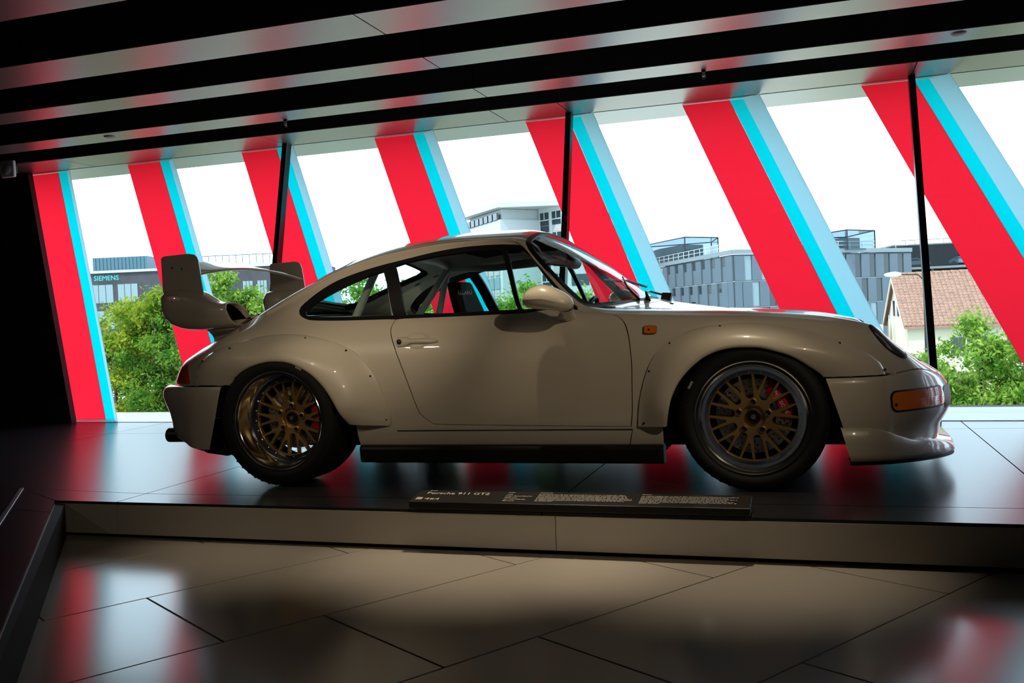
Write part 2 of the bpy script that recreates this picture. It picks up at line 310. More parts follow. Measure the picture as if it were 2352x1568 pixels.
# ------------------------------------------------------------------ car body surface
# Half body as a loft: every station lists 12 section points (half width y, height z) from sill to centre line.
ST=[
(-2.10,[(.74,.30),(.76,.36),(.775,.42),(.785,.46),(.78,.478),(.762,.492),(.735,.498),(.69,.502),(.63,.504),(.54,.506),(.32,.508),(0,.510)]),
(-2.03,[(.74,.25),(.77,.33),(.785,.42),(.795,.49),(.79,.54),(.765,.57),(.735,.588),(.69,.600),(.63,.608),(.54,.613),(.32,.622),(0,.626)]),
(-1.95,[(.74,.20),(.78,.30),(.80,.40),(.81,.48),(.81,.55),(.785,.592),(.75,.615),(.70,.632),(.64,.642),(.55,.650),(.32,.668),(0,.676)]),
(-1.80,[(.75,.18),(.79,.26),(.82,.38),(.83,.49),(.835,.58),(.805,.635),(.765,.665),(.71,.685),(.65,.698),(.56,.710),(.32,.748),(0,.766)]),
(-1.60,[(.76,.17),(.80,.23),(.835,.36),(.85,.49),(.855,.61),(.825,.685),(.775,.725),(.715,.748),(.655,.764),(.575,.778),(.32,.822),(0,.845)]),
(-1.40,[(.765,.165),(.80,.21),(.84,.33),(.862,.48),(.865,.63),(.83,.725),(.775,.773),(.715,.803),(.65,.838),(.58,.862),(.32,.918),(0,.945)]),
(-1.15,[(.77,.165),(.80,.20),(.84,.31),(.866,.47),(.868,.64),(.822,.755),(.762,.815),(.70,.875),(.64,.938),(.585,.975),(.32,1.035),(0,1.066)]),
(-.90,[(.775,.165),(.80,.20),(.835,.30),(.856,.46),(.852,.64),(.80,.768),(.744,.828),(.69,.925),(.63,1.025),(.57,1.075),(.32,1.146),(0,1.178)]),
(-.60,[(.775,.165),(.80,.20),(.828,.30),(.842,.46),(.835,.64),(.785,.770),(.738,.826),(.677,.965),(.61,1.085),(.55,1.143),(.32,1.203),(0,1.230)]),
(-.30,[(.775,.165),(.80,.20),(.825,.30),(.836,.46),(.827,.64),(.778,.772),(.736,.822),(.672,.978),(.603,1.112),(.54,1.172),(.31,1.226),(0,1.252)]),
(0.0,[(.775,.165),(.80,.20),(.825,.30),(.836,.46),(.827,.64),(.778,.772),(.736,.818),(.674,.972),(.602,1.117),(.545,1.168),(.31,1.222),(0,1.240)]),
(.117,[(.775,.165),(.80,.20),(.825,.30),(.836,.46),(.827,.64),(.778,.772),(.737,.815),(.683,.955),(.618,1.095),(.575,1.140),(.32,1.178),(0,1.190)]),
(.20,[(.775,.165),(.80,.20),(.825,.30),(.836,.46),(.827,.64),(.778,.770),(.738,.812),(.695,.915),(.645,1.005),(.60,1.040),(.33,1.117),(0,1.142)]),
(.30,[(.775,.165),(.80,.20),(.825,.30),(.836,.46),(.827,.64),(.78,.766),(.741,.806),(.712,.855),(.680,.892),(.63,.920),(.35,1.035),(0,1.075)]),
(.37,[(.775,.165),(.80,.20),(.825,.30),(.837,.46),(.829,.64),(.782,.763),(.745,.795),(.718,.812),(.69,.826),(.63,.852),(.36,.975),(0,1.028)]),
(.50,[(.775,.165),(.80,.20),(.826,.30),(.840,.46),(.832,.64),(.786,.756),(.746,.784),(.70,.797),(.64,.803),(.55,.812),(.34,.862),(0,.926)]),
(.60,[(.775,.165),(.80,.20),(.828,.30),(.843,.46),(.836,.64),(.788,.750),(.746,.777),(.70,.791),(.635,.797),(.53,.802),(.31,.825),(0,.853)]),
(.75,[(.775,.165),(.80,.20),(.83,.30),(.847,.46),(.842,.63),(.792,.740),(.746,.768),(.698,.782),(.63,.789),(.51,.791),(.29,.807),(0,.820)]),
(1.0,[(.775,.165),(.80,.20),(.83,.30),(.85,.46),(.846,.62),(.795,.722),(.746,.752),(.694,.768),(.625,.773),(.49,.763),(.28,.770),(0,.778)]),
(1.30,[(.775,.165),(.80,.20),(.83,.30),(.847,.45),(.838,.60),(.786,.695),(.74,.727),(.685,.744),(.615,.747),(.475,.722),(.275,.718),(0,.720)]),
(1.50,[(.77,.165),(.80,.20),(.83,.30),(.84,.43),(.828,.57),(.77,.665),(.725,.698),(.67,.717),(.605,.720),(.465,.680),(.27,.672),(0,.672)]),
(1.60,[(.77,.165),(.80,.20),(.825,.30),(.835,.42),(.82,.55),(.757,.642),(.71,.675),(.655,.697),(.595,.700),(.455,.652),(.265,.640),(0,.638)]),
(1.70,[(.77,.17),(.80,.21),(.82,.30),(.825,.41),(.81,.52),(.745,.620),(.70,.655),(.648,.674),(.59,.677),(.45,.615),(.26,.597),(0,.592)]),
(1.75,[(.76,.18),(.80,.23),(.815,.32),(.82,.42),(.80,.51),(.742,.588),(.70,.622),(.65,.636),(.595,.640),(.45,.588),(.26,.570),(0,.564)]),
(1.80,[(.76,.20),(.79,.26),(.81,.35),(.812,.43),(.795,.50),(.742,.556),(.702,.585),(.652,.594),(.595,.598),(.45,.560),(.26,.542),(0,.535)]),
(1.88,[(.76,.28),(.785,.34),(.80,.40),(.802,.44),(.79,.478),(.745,.515),(.705,.535),(.655,.546),(.595,.548),(.45,.513),(.26,.496),(0,.486)]),
(1.95,[(.76,.38),(.78,.41),(.79,.43),(.792,.448),(.785,.462),(.75,.478),(.71,.485),(.66,.489),(.60,.487),(.45,.463),(.26,.446),(0,.437)]),
]
def _pchip(x,y,q):
    h=np.diff(x);d=np.diff(y)/h;n=len(x);m=np.zeros(n)
    for i in range(1,n-1):
        if d[i-1]*d[i]>0:
            w1=2*h[i]+h[i-1];w2=h[i]+2*h[i-1];m[i]=(w1+w2)/(w1/d[i-1]+w2/d[i])
    m[0]=d[0];m[-1]=d[-1]
    k=np.clip(np.searchsorted(x,q)-1,0,n-2);t=(q-x[k])/h[k]
    return (2*t**3-3*t**2+1)*y[k]+(t**3-2*t**2+t)*h[k]*m[k]+(-2*t**3+3*t**2)*y[k+1]+(t**3-t**2)*h[k]*m[k+1]
NU,NV=406,265
UG=np.linspace(-2.10,1.95,NU);VG=np.linspace(0,1,NV)
def _build_grid():
    xs=np.array([s[0] for s in ST]);pts=np.array([s[1] for s in ST],float)   # ns,12,2
    C12=np.zeros((NU,12,2))
    for k in range(12):
        for c in range(2): C12[:,k,c]=_pchip(xs,pts[:,k,c],UG)
    # soften along the length (about 2.5 cm), ends kept
    ker=np.exp(-.5*(np.arange(-9,10)/2.6)**2);ker/=ker.sum()
    S=C12.copy()
    for k in range(12):
        for c in range(2):
            a=C12[:,k,c];e=np.concatenate([2*a[0]-a[1:10][::-1],a,2*a[-1]-a[-10:-1][::-1]])
            S[:,k,c]=np.convolve(e,ker,'valid')
    # uniform cubic B-spline-ish section: natural interpolating spline in index; centre line mirrored for symmetry
    n=12
    ext=np.concatenate([S,(S[:,-2::-1]*np.array([-1,1]))],1)   # 23 points across the car
    m=ext.shape[1];A=np.zeros((m,m));A[0,0]=A[-1,-1]=1
    for i in range(1,m-1): A[i,i-1]=1;A[i,i]=4;A[i,i+1]=1
    B=np.zeros((m,m))
    for i in range(1,m-1): B[i,i-1]=6;B[i,i]=-12;B[i,i+1]=6
    M2=np.linalg.solve(A,B)@ext                                  # second derivatives
    q=VG*11;k=np.clip(q.astype(int),0,10);t=(q-k)[None,:,None]
    y0,y1=ext[:,k],ext[:,k+1];m0,m1=M2[:,k],M2[:,k+1]
    P=y0*(1-t)+y1*t+((1-t)**3-(1-t))*m0/6+(t**3-t)*m1/6
    G=np.zeros((NU,NV,3));G[...,1]=P[...,0];G[...,2]=P[...,1]
    u=UG[:,None]
    kf=.30*np.clip((u-1.3)/.65,0,None)**1.5;kr=.38*np.clip((-1.2-u)/.9,0,None)**1.7
    w=(np.abs(G[...,1])/.8)**3
    G[...,0]=u+(kr-kf)*w
    du=np.gradient(G,axis=0);dv=np.gradient(G,axis=1)
    dv[:,-1]=[0,-1,0]
    N=np.cross(du,dv);N/=np.linalg.norm(N,axis=2,keepdims=True)+1e-12
    if N[200,60,1]<0: N=-N
    return G,N
GR,GN=_build_grid()
# a rounder arc-length-like second coordinate so that panels mesh evenly
def S(u,v,normal=False):
    a=np.clip((u+2.10)/4.05*(NU-1),0,NU-1.001);b=np.clip(v*(NV-1),0,NV-1.001)
    i,j=int(a),int(b);s,t=a-i,b-j
    A=GN if normal else GR
    r=(A[i,j]*(1-s)+A[i+1,j]*s)*(1-t)+(A[i,j+1]*(1-s)+A[i+1,j+1]*s)*t
    return r/np.linalg.norm(r) if normal else r
def inv(p,q,axes=(0,2),vr=(0,1)):
    """surface parameters of the point whose two given coordinates are p, q"""
    j0,j1=int(vr[0]*(NV-1)),int(vr[1]*(NV-1))+1
    g=GR[:,j0:j1]
    k=np.argmin((g[...,axes[0]]-p)**2+(g[...,axes[1]]-q)**2);i,j=divmod(k,j1-j0)
    u,v=UG[i],VG[j+j0]
    for _ in range(8):
        f=S(u,v);e=np.array([p-f[axes[0]],q-f[axes[1]]])
        if abs(e).max()<2e-5: break
        h=.004;fu=(S(u+h,v)-S(u-h,v))/(2*h);hv=.003;fv=(S(u,v+hv)-S(u,v-hv))/(2*hv)
        J=np.array([[fu[axes[0]],fv[axes[0]]],[fu[axes[1]],fv[axes[1]]]])
        if abs(np.linalg.det(J))<1e-4: break
        d=np.linalg.solve(J,e);d=np.clip(d,-.05,.05)
        u=min(max(u+d[0],-2.10),1.95);v=min(max(v+d[1],0),1)
    return (u,v)
def side_y(x,z,vr=(0,.62)):
    u,v=inv(x,z,(0,2),vr);return S(u,v)[1]
# ------------------------------------------------------------------ the car
M_paint=mat('ivory_paint',(.74,.665,.53),.30,spec=.5,coat=1.0,coat_rough=.015)
M_trim=mat('black_trim',(.010,.010,.011),.42)
M_rubber=mat('tyre_rubber',(.007,.007,.007),.72,bump=(60,.05))
M_cglass=pane('car_glass',(.80,.935,.91),.045)
M_chrome=mat('polished_lip',(.90,.91,.92),.13,metal=1)
M_gold=mat('gold_wheel',(.62,.41,.15),.36,metal=.8,noise=(30,.06))
M_steel=mat('brake_steel',(.55,.57,.60),.35,metal=1)
M_dark=mat('dark_metal',(.03,.03,.03),.4,metal=.6)
M_cal=mat('red_caliper',(.45,.012,.02),.35)
M_amber=mat('amber_lens',(.75,.17,.012),.12,coat=1,emit=((.8,.18,.01),.03))
M_tail=mat('red_amber_lens',(.85,.13,.02),.1,coat=1,noise=(55,.4))
M_cage=mat('cage_paint',(.78,.74,.66),.4)
M_liner=mat('headliner',(.05,.05,.05),.9)
M_seat=mat('black_fabric',(.010,.010,.012),.85,bump=(300,.1))
M_print=mat('white_print',(.85,.85,.85),.5)
M_lamp=mat('lamp_glass',(.10,.11,.12),.05,coat=1)
car=empty('sports_car',(0,0,0)); tag(car,'ivory sports car with gold wheels and tall rear wing on the dark platform','car')
DLO=[(-1.086,.854),(-1.066,.835),(-1.037,.821),(-.995,.811),(-.892,.805),(-.793,.802),(-.577,.799),(-.495,.800),(-.155,.799),(.104,.800),(.366,.803),(.347,.831),(.282,.900),(.238,.951),(.175,1.030),(.143,1.070),(.110,1.104),(.075,1.122),(.040,1.131),(.000,1.135),(-.038,1.138),(-.133,1.140),(-.261,1.136),(-.389,1.122),(-.518,1.100),(-.596,1.086),(-.663,1.074),(-.781,1.047),(-.914,1.005),(-1.010,.953),(-1.069,.905),(-1.090,.879)]
QUARTER=[(-1.049,.852),(-1.038,.840),(-1.018,.832),(-.934,.825),(-.734,.820),(-.559,.818),(-.600,.926),(-.650,1.043),(-.708,1.030),(-.772,1.010),(-.836,.987),(-.932,.944),(-1.001,.907),(-1.040,.873)]
DGLASS=[(-.488,.817),(-.221,.817),(.077,.818),(.025,.953),(-.038,1.110),(-.130,1.114),(-.193,1.114),(-.289,1.109),(-.386,1.101),(-.516,1.083),(-.591,1.065),(-.544,.953)]
VENT=[(.100,.818),(.144,.818),(.262,.817),(.334,.818),(.318,.835),(.280,.880),(.197,.973),(.128,1.056),(.085,1.095),(.054,1.105),(.028,1.107),(-.008,1.108)]
DOORP=[(-.540,.797),(-.549,.775),(-.554,.758),(-.548,.723),(-.527,.670),(-.476,.541),(-.418,.369),(-.402,.341),(-.383,.322),(-.352,.301),(-.309,.290),(.163,.280),(.587,.273),(.605,.279),(.613,.303),(.619,.356),(.624,.469),(.626,.552),(.617,.660),(.599,.725),(.585,.746),(.568,.761),(.531,.776),(.473,.784),(.394,.791)]
WSOUT=[(.084,1.147),(.097,1.121),(.130,1.077),(.237,.960),(.332,.863),(.367,.833),(.402,.817)]
WSIN=[(.108,1.140),(.124,1.118),(.152,1.080),(.252,.965),(.345,.868),(.378,.845),(.412,.831)]
FFLARE=[(.640,.275),(.646,.332),(.655,.394),(.680,.486),(.716,.570),(.775,.639),(.852,.681),(.941,.706),(1.053,.716),(1.146,.715),(1.238,.704),(1.358,.677),(1.476,.635),(1.592,.577),(1.655,.525),(1.672,.479)]
RFLARE=[(-.568,.288),(-.556,.305),(-.558,.356),(-.574,.409),(-.621,.530),(-.692,.618),(-.769,.671),(-.887,.714),(-1.006,.740),(-1.105,.748),(-1.210,.746),(-1.321,.728),(-1.425,.707),(-1.526,.676),(-1.600,.638),(-1.640,.589),(-1.652,.505)]
FARCH=[(.761,.277),(.777,.348),(.795,.412),(.836,.487),(.902,.555),(.972,.598),(1.046,.618),(1.120,.621),(1.180,.616),(1.239,.601),(1.309,.575),(1.366,.536),(1.411,.498),(1.428,.478)]
RARCH=[(-.749,.301),(-.774,.344),(-.813,.421),(-.866,.499),(-.940,.565),(-1.033,.610),(-1.111,.623),(-1.192,.619),(-1.283,.595),(-1.356,.553),(-1.396,.503)]
VS=1.9                                           # arc length of a half section, metres per unit v
def uv_xz(pts,vr=(.02,.90)): return [inv(x,z,(0,2),vr) for x,z in pts]
def uv_xy(pts,vr=(.55,1)): return [(lambda r:(r[0],1.0 if y==0 else r[1]))(inv(x,y,(0,1),vr)) for x,y in pts]
def P2(uv): return np.array([(u,v*VS) for u,v in uv])
def inside(p,poly):
    x,y=p[:,0],p[:,1];r=np.zeros(len(p),bool);n=len(poly)
    for i in range(n):
        (x0,y0),(x1,y1)=poly[i],poly[(i+1)%n]
        if y0==y1: continue
        r^=((y0>y)!=(y1>y))&(x<(x1-x0)*(y-y0)/(y1-y0)+x0)
    return r
def inset(poly,d):
    p=np.array(poly,float);n=len(p);ar=sum(p[i][0]*p[(i+1)%n][1]-p[(i+1)%n][0]*p[i][1] for i in range(n));sg=1 if ar>0 else -1;out=[]
    for i in range(n):
        a,b,c=p[i-1],p[i],p[(i+1)%n];u=(b-a)/(np.linalg.norm(b-a)+1e-9);v=(c-b)/(np.linalg.norm(c-b)+1e-9)
        nu=np.array([-u[1],u[0]])*sg;nv=np.array([-v[1],v[0]])*sg;s=1+np.dot(nu,nv);out.append(b+(nu+nv)/max(s,.5)*d)
    return np.array(out)
def dens(poly,h=.02,closed=True):
    out=[];p=np.array(poly,float);n=len(p)
    for i in range(n):
        a,b=p[i],p[(i+1)%n];k=max(1,int(np.linalg.norm(b-a)/h))
        for t in range(k): out.append(a+(b-a)*t/k)
    return np.array(out)
def seg_dist(pts,poly):
    d=np.full(len(pts),9.);n=len(poly)
    for i in range(n):
        a,b=poly[i],poly[(i+1)%n];ab=b-a;l=ab@ab
        t=np.clip(((pts-a)@ab)/max(l,1e-12),0,1);q=a+t[:,None]*ab;d=np.minimum(d,np.linalg.norm(pts-q,axis=1))
    return d
def panel_mesh(outer,holes=(),off=0.,h=.028,flange=.012):
    """patch of the body surface bounded by outlines in the (u, v*VS) plane; returns right-half vertices, faces, normals"""
    loops=[dens(outer,.02)]+[dens(q,.02) for q in holes]
    lo,hi=loops[0].min(0),loops[0].max(0)
    gx=np.arange(lo[0]+h/2,hi[0],h);gy=np.arange(lo[1]+h/2,hi[1],h)
    g=np.array([(a+(h/2 if j%2 else 0),b) for j,b in enumerate(gy) for a in gx]) if len(gx)*len(gy) else np.zeros((0,2))
    if len(g):
        ok=inside(g,loops[0])
        for q in loops[1:]: ok&=~inside(g,q)
        for q in loops: ok&=seg_dist(g,q)>.45*h
        g=g[ok]
    pts=np.vstack(loops+[g]);edges=[];k=0
    for q in loops:
        n=len(q);edges+=[(k+i,k+(i+1)%n) for i in range(n)];k+=n
    r=delaunay_2d_cdt([Vector(p) for p in pts],edges,[],0,1e-6)
    v2=np.array([tuple(p) for p in r[0]]);f=np.array([tuple(t) for t in r[2]])
    c=v2[f].mean(1);ok=inside(c,loops[0])
    for q in loops[1:]: ok&=~inside(c,q)
    a=v2[f];area=np.abs((a[:,1,0]-a[:,0,0])*(a[:,2,1]-a[:,0,1])-(a[:,2,0]-a[:,0,0])*(a[:,1,1]-a[:,0,1]));ok&=area>1e-9
    f=f[ok];used=np.unique(f);mp=-np.ones(len(v2),int);mp[used]=np.arange(len(used));f=mp[f];v2=v2[used]
    pos=np.array([S(p[0],p[1]/VS) for p in v2]);nor=np.array([S(p[0],p[1]/VS,True) for p in v2])
    pos=pos+nor*off;F=[tuple(t) for t in f]
    # make faces look outward
    t=np.array(F[:50]);nn=np.cross(pos[t[:,1]]-pos[t[:,0]],pos[t[:,2]]-pos[t[:,0]]);
    if (nn*nor[t[:,0]]).sum()<0: F=[q[::-1] for q in F]
    # flange along free edges (not on the centre line)
    if flange:
        cnt={}
        for q in F:
            for i in range(3):
                e=(q[i],q[(i+1)%3]);cnt[e]=cnt.get(e,0)+1
        free=[e for e in cnt if (e[1],e[0]) not in cnt and not (pos[e[0]][1]<1e-4 and pos[e[1]][1]<1e-4)]
        ids=sorted({i for e in free for i in e});base=len(pos)
        # two extra vertex rings so that the fold stays crisp
        a={i:base+k for k,i in enumerate(ids)};b={i:base+len(ids)+k for k,i in enumerate(ids)}
        pos=np.vstack([pos,pos[ids],pos[ids]-nor[ids]*flange]);
        en={i:np.zeros(3) for i in ids}
        for i,j in free:
            e=pos[j]-pos[i];n=np.cross(e,nor[i]);n/=np.linalg.norm(n)+1e-9;en[i]+=n;en[j]+=n
        E=np.array([en[i]/(np.linalg.norm(en[i])+1e-9) for i in ids]);nor=np.vstack([nor,E,E])
        F+=[(a[j],a[i],b[i],b[j]) for i,j in free]
    return pos,F,nor
FLIP=np.array([1,-1,1.])
def panel(name,outer,holes=(),m=None,off=0.,h=.028,flange=.012,full=False,parent=None):
    pos,F,nor=panel_mesh(outer,holes,off,h,flange);m=m or M_paint;par=parent if parent is not None else car
    if full:
        n=len(pos);V=np.vstack([pos,pos*FLIP]);N=np.vstack([nor,nor*FLIP]);c=pos[:,1]<1e-4
        N[:n][c,1]=0;N[n:][c,1]=0
        return mobj(name,V,F+[tuple(i+n for i in q[::-1]) for q in F],m,par,normals=N)
    r=mobj(name,pos*FLIP,[q[::-1] for q in F],m,par[0] if isinstance(par,tuple) else par,normals=nor*FLIP)
    l=mobj(name,pos,F,m,par[1] if isinstance(par,tuple) else par,normals=nor)
    return r,l
def arc_smooth(pts,a,b,n,extra=12):
    """rounds the run a..b of a closed outline, keeps its end corners sharp"""
    k=len(pts);i=pts.index(a);run=[]
    while True:
        run.append(pts[i%k])
        if pts[i%k]==b: break
        i+=1
    rest=[]
    while pts[(i+1)%k]!=a: i+=1;rest.append(pts[i%k])
    return [tuple(p) for p in smooth_curve(run,n)]+rest
k0_=DLO.index((.366,.803));DS=[tuple(p) for p in smooth_curve(DLO[k0_:]+DLO[:k0_+1],140)]
j1=min(range(len(DS)),key=lambda i:math.hypot(DS[i][0]+.577,DS[i][1]-.799));k1_=DLO.index((-.577,.799))
dsu=P2(uv_xz(DS[:j1+1]));belt=P2(uv_xz(DLO[k1_+1:k0_]))               # outline over the top, and the belt line below
doorlow=P2(uv_xz([tuple(p) for p in smooth_curve(DOORP,90)]))
dlo=np.vstack([dsu,belt])
opening=np.vstack([dsu,doorlow])                                       # door and side windows in one hole
door_outer=np.vstack([doorlow,dsu[:1],belt[::-1]])
QUARTER=arc_smooth(QUARTER,(-.650,1.043),(-.559,.818),60);DGLASS=arc_smooth(DGLASS,(-.038,1.110),(-.591,1.065),30);VENT=arc_smooth(VENT,(.334,.818),(-.008,1.108),36)
ws_plan_top=[(.070,.43),(.058,.22),(.052,0)]
wsout=np.vstack([P2(uv_xz([tuple(p) for p in smooth_curve(WSOUT,24)],(.6,.98))),P2(uv_xy([(.47,.575),(.535,.42),(.600,.22),(.622,0)])),P2(uv_xy(ws_plan_top[::-1]))])
wsin=np.vstack([P2(uv_xz([tuple(p) for p in smooth_curve(WSIN,24)],(.6,.98))),P2(uv_xy([(.465,.555),(.515,.41),(.580,.21),(.600,0)])),P2(uv_xy([(.076,0),(.082,.21),(.092,.41)]))])
def close_centre(p): 
    q=p.copy();q[np.abs(q[:,1]-VS)<1e-6,1]=VS*1.02;return q
rwo=[(-.93,0),(-.925,.25),(-.905,.42),(-.892,.50),(-.905,.543),(-.96,.556),(-1.09,.535),(-1.17,.517),(-1.327,.482),(-1.394,.458),(-1.424,.42),(-1.448,.28),(-1.46,0)]
rwi=[(-.955,0),(-.95,.25),(-.932,.40),(-.922,.48),(-.935,.515),(-.97,.527),(-1.09,.508),(-1.17,.490),(-1.31,.458),(-1.365,.437),(-1.392,.40),(-1.414,.27),(-1.425,0)]
rwout=P2(uv_xy(rwo,(.7,1)));rwin=P2(uv_xy(rwi,(.7,1)))
hood=P2(uv_xy([(.665,0),(.645,.22),(.585,.42),(.60,.50),(.75,.52),(1.0,.505),(1.3,.49),(1.55,.455),(1.70,.40),(1.80,.30),(1.85,.15),(1.86,0)],(.6,1)))
deck=P2(uv_xy([(-1.49,0),(-1.475,.30),(-1.46,.46),(-1.50,.53),(-1.60,.56),(-1.80,.55),(-1.90,.45),(-1.96,.25),(-1.97,0)],(.7,1)))
def arch_hole(arch,cx,cz,grow):
    p=[(x+(x-cx)/math.hypot(x-cx,z-cz)*grow,z+(z-cz)/math.hypot(x-cx,z-cz)*grow) for x,z in arch]
    uv=uv_xz(p,(.02,.6));return p,uv
_,fa=arch_hole(FARCH[1:],1.136,.312,.03);_,ra=arch_hole(RARCH[1:],-1.136,.324,.03)
seamF=uv_xz([(1.46,.475),(1.545,.475),(1.64,.474)],(.1,.6));seamR=uv_xz([(-1.48,.498),(-1.58,.500),(-1.68,.502)],(.1,.6))
def vz(u,z):
    for v in np.linspace(.2,.9,281):
        if S(u,v)[2]>=z: return float(v)
    return .9
fh=[(fa[0][0]-.005,-.02)]+fa+seamF+[(1.90,.40),(1.96,.455),(1.96,-.02)]
rh=[(ra[0][0]+.005,-.02)]+ra+seamR+[(u,vz(u,.500)) for u in np.linspace(seamR[-1][0]-.03,-2.085,9)]+[(-2.12,.50),(-2.12,-.02)]
fh=P2(fh);rh=P2(rh)
domain=np.array([(-2.10,0),(1.95,0),(1.95,VS),(-2.10,VS)])
body=panel('body_shell',domain,[opening,close_centre(wsout),close_centre(rwout),close_centre(hood),close_centre(deck),fh,rh],full=True,h=.03)
doors=panel('door',inset(door_outer,.0045),h=.03)
tag(doors[0],'door with handle and mirror')
panel('bonnet',inset(hood,.002) if False else hood*np.array([1,1]),off=-.0015,full=True)
panel('engine_lid',deck,off=-.0015,full=True)
# windows: black frames with the panes set into them
holes=[P2(uv_xz(q)) for q in (QUARTER,DGLASS,VENT)]
frames=panel('window_frame',inset(dlo,-.001),holes,m=M_trim,off=-.001,h=.03,flange=.016)
for q,nm in zip(holes,('quarter_glass','door_glass','vent_glass')): panel(nm,inset(q,-.004),m=M_cglass,off=-.009,h=.05,flange=0)
panel('windscreen_seal',wsout,[close_centre(wsin)],m=M_trim,off=.002,full=True,flange=.014,h=.03)
panel('windscreen',wsin,m=M_cglass,off=-.004,full=True,flange=0,h=.04)
panel('rear_window_seal',rwout,[close_centre(rwin)],m=M_trim,off=.001,full=True,flange=.014,h=.03)
panel('rear_window',rwin,m=M_cglass,off=-.004,full=True,flange=0,h=.04)
# rain gutter along the roof edge, down the windscreen pillar
GUT=[(-1.30,.855),(-1.195,.908),(-1.115,.950),(-.994,1.012),(-.896,1.053),(-.797,1.085),(-.665,1.116),(-.531,1.136),(-.398,1.150),(-.268,1.157),(-.140,1.159),(-.044,1.156),(.022,1.148),(.062,1.134),(.096,1.104),(.130,1.061),(.240,.938),(.330,.843),(.362,.815)]
gut=[S(*inv(x,z,(0,2),(.5,.92))) for x,z in smooth_curve(GUT,70)]
gn=[S(*inv(x,z,(0,2),(.5,.92)),True) for x,z in smooth_curve(GUT,70)]
for sgn in (-1,1):
    fl3=np.array([1,sgn,1.]);G=[]
    for p,n in zip(gut,gn):
        up=np.cross(n,np.array([1.,0,0]));up/=np.linalg.norm(up);up=up if up[2]>0 else -up
        prof=[(.011,0),(.010,.005),(.004,.009),(-.004,.009),(-.006,.005),(-.006,0)]
        G.append([(p+up*a+n*b)*fl3 for a,b in prof])
    MB().grid(np.array(G)).obj('roof_gutter',M_paint,car,smooth=True)
# bolt-on wheel arch flares
RIV=[(1.010,.705),(.796,.640),(.703,.521),(.669,.292),(1.268,.691),(1.497,.616),(1.673,.498),(-1.404,.690),(-1.598,.628),(-1.640,.545),(-1.203,.728),(-.989,.725),(-.766,.658),(-.641,.531),(-.575,.318)]
def flare(outer,arch,yA,endA,endB,vr):
    n=56;m=14;O=smooth_curve(outer,n);A_=smooth_curve(arch,n);G=np.zeros((n,m+5,3))
    for i in range(n):
        s=i/(n-1);e=min(1,s/.12);e2=min(1,(1-s)/.25)
        ya=min(yA,endA+(yA-endA)*math.sin(e*math.pi/2),endB+(yA-endB)*math.sin(e2*math.pi/2))
        for j in range(m+1):
            t=j/m;x,z=O[i]*(1-t)+A_[i]*t
            ys=side_y(x,z,vr);y0=side_y(*O[i],vr)
            wv=math.sin(t*math.pi/2)**1.15
            y=max(ys*(1-wv)+ya*wv,ys)+.010*(1-t)**3
            G[i,j+1]=(x,y,z)
        G[i,0]=(O[i][0],side_y(*O[i],vr)-.004,O[i][1])
        c=(np.array([A_[i][0],A_[i][1]])-np.array([1.136 if A_[i][0]>0 else -1.136,.318]));c/=np.linalg.norm(c)
        q=G[i,m+1];tp=min(1,(n-1-i)/5)
        G[i,m+2]=q+np.array([-c[0]*.006,-.005,-c[1]*.006])*tp;G[i,m+3]=q+np.array([-c[0]*.008,-.014,-c[1]*.008])*tp;G[i,m+4]=q+np.array([-c[0]*.004,-.05,-c[1]*.004])*tp
    return G
FG=flare(FFLARE,FARCH,.905,.865,.845,(.02,.56));RG=flare(RFLARE,RARCH,.925,.885,.855,(.02,.56))
def rivet_at(G,x,z):
    g=G[:,1:15].reshape(-1,3);k=np.argmin((g[:,0]-x)**2+(g[:,2]-z)**2);return np.array([x,g[k,1],z])
for sgn in (-1,1):
    f3=np.array([1,sgn,1.])
    for G,rv in ((FG,RIV[:7]),(RG,RIV[7:])):
        o=MB().grid(G*f3).obj('wheel_arch_flare',M_paint,car,smooth=True); o.data.set_sharp_from_angle(angle=math.radians(50))
        for x,z in rv:
            c=rivet_at(G,x,z)*f3
            MB().lathe([(.0,.0045*sgn),(.003,.004*sgn),(.0048,.002*sgn),(.0052,-.001*sgn)],c,'y',10).obj('rivet',M_dark,o,smooth=True)
# bumpers: a vertical profile carried round a plan curve
def plan_normal(P):
    t=np.gradient(P,axis=0);n=np.stack([t[:,1],-t[:,0]],1);n/=np.linalg.norm(n,axis=1,keepdims=True);return n
def bumper_path(front,n=60):
    ys=np.linspace(.79,0,40)
    if front: P=[(1.43,.846),(1.50,.838),(1.58,.822)]+[(1.95-.30*(y/.8)**3,y) for y in ys]
    else: P=[(-1.47,.866),(-1.55,.855),(-1.65,.832)]+[(-2.10+.38*(y/.8)**3,y) for y in ys]
    P=smooth_curve(P,n);N=plan_normal(P)
    if (N[0]@np.array([0,1.]))<0: N=-N
    N[-1]=[1 if front else -1,0]
    return P,N
def sweep(front,prof,zs,ramp,lean=0.):
    P,N=bumper_path(front);n=len(P);m=len(zs);G=np.zeros((n,m,3));zf=np.linspace(0,1,m)
    for i in range(n):
        s=i/(n-1)
        for j in range(m):
            z=zs[j](s) if callable(zs[j]) else zs[j]
            d=prof[j]*ramp(s);q=P[i]+N[i]*d
            sh=lean*(.49-z)*max(0,1-s/.25)**1.0
            G[i,j]=(q[0]+sh,q[1],z)
    return G
def mirror_grid(G):
    H=G[::-1]*FLIP;return np.vstack([G,H[1:]])
sm=lambda a,b,x:(lambda t:t*t*(3-2*t))(min(1,max(0,(x-a)/(b-a))))
_Pf,_=bumper_path(True)
def seamz(s): return float(np.interp(np.interp(s,np.linspace(0,1,len(_Pf)),_Pf[:,1]),[0,.26,.45,.60,.66,.75,.785,.83,.86],[.437,.446,.463,.486,.488,.478,.475,.474,.474]))
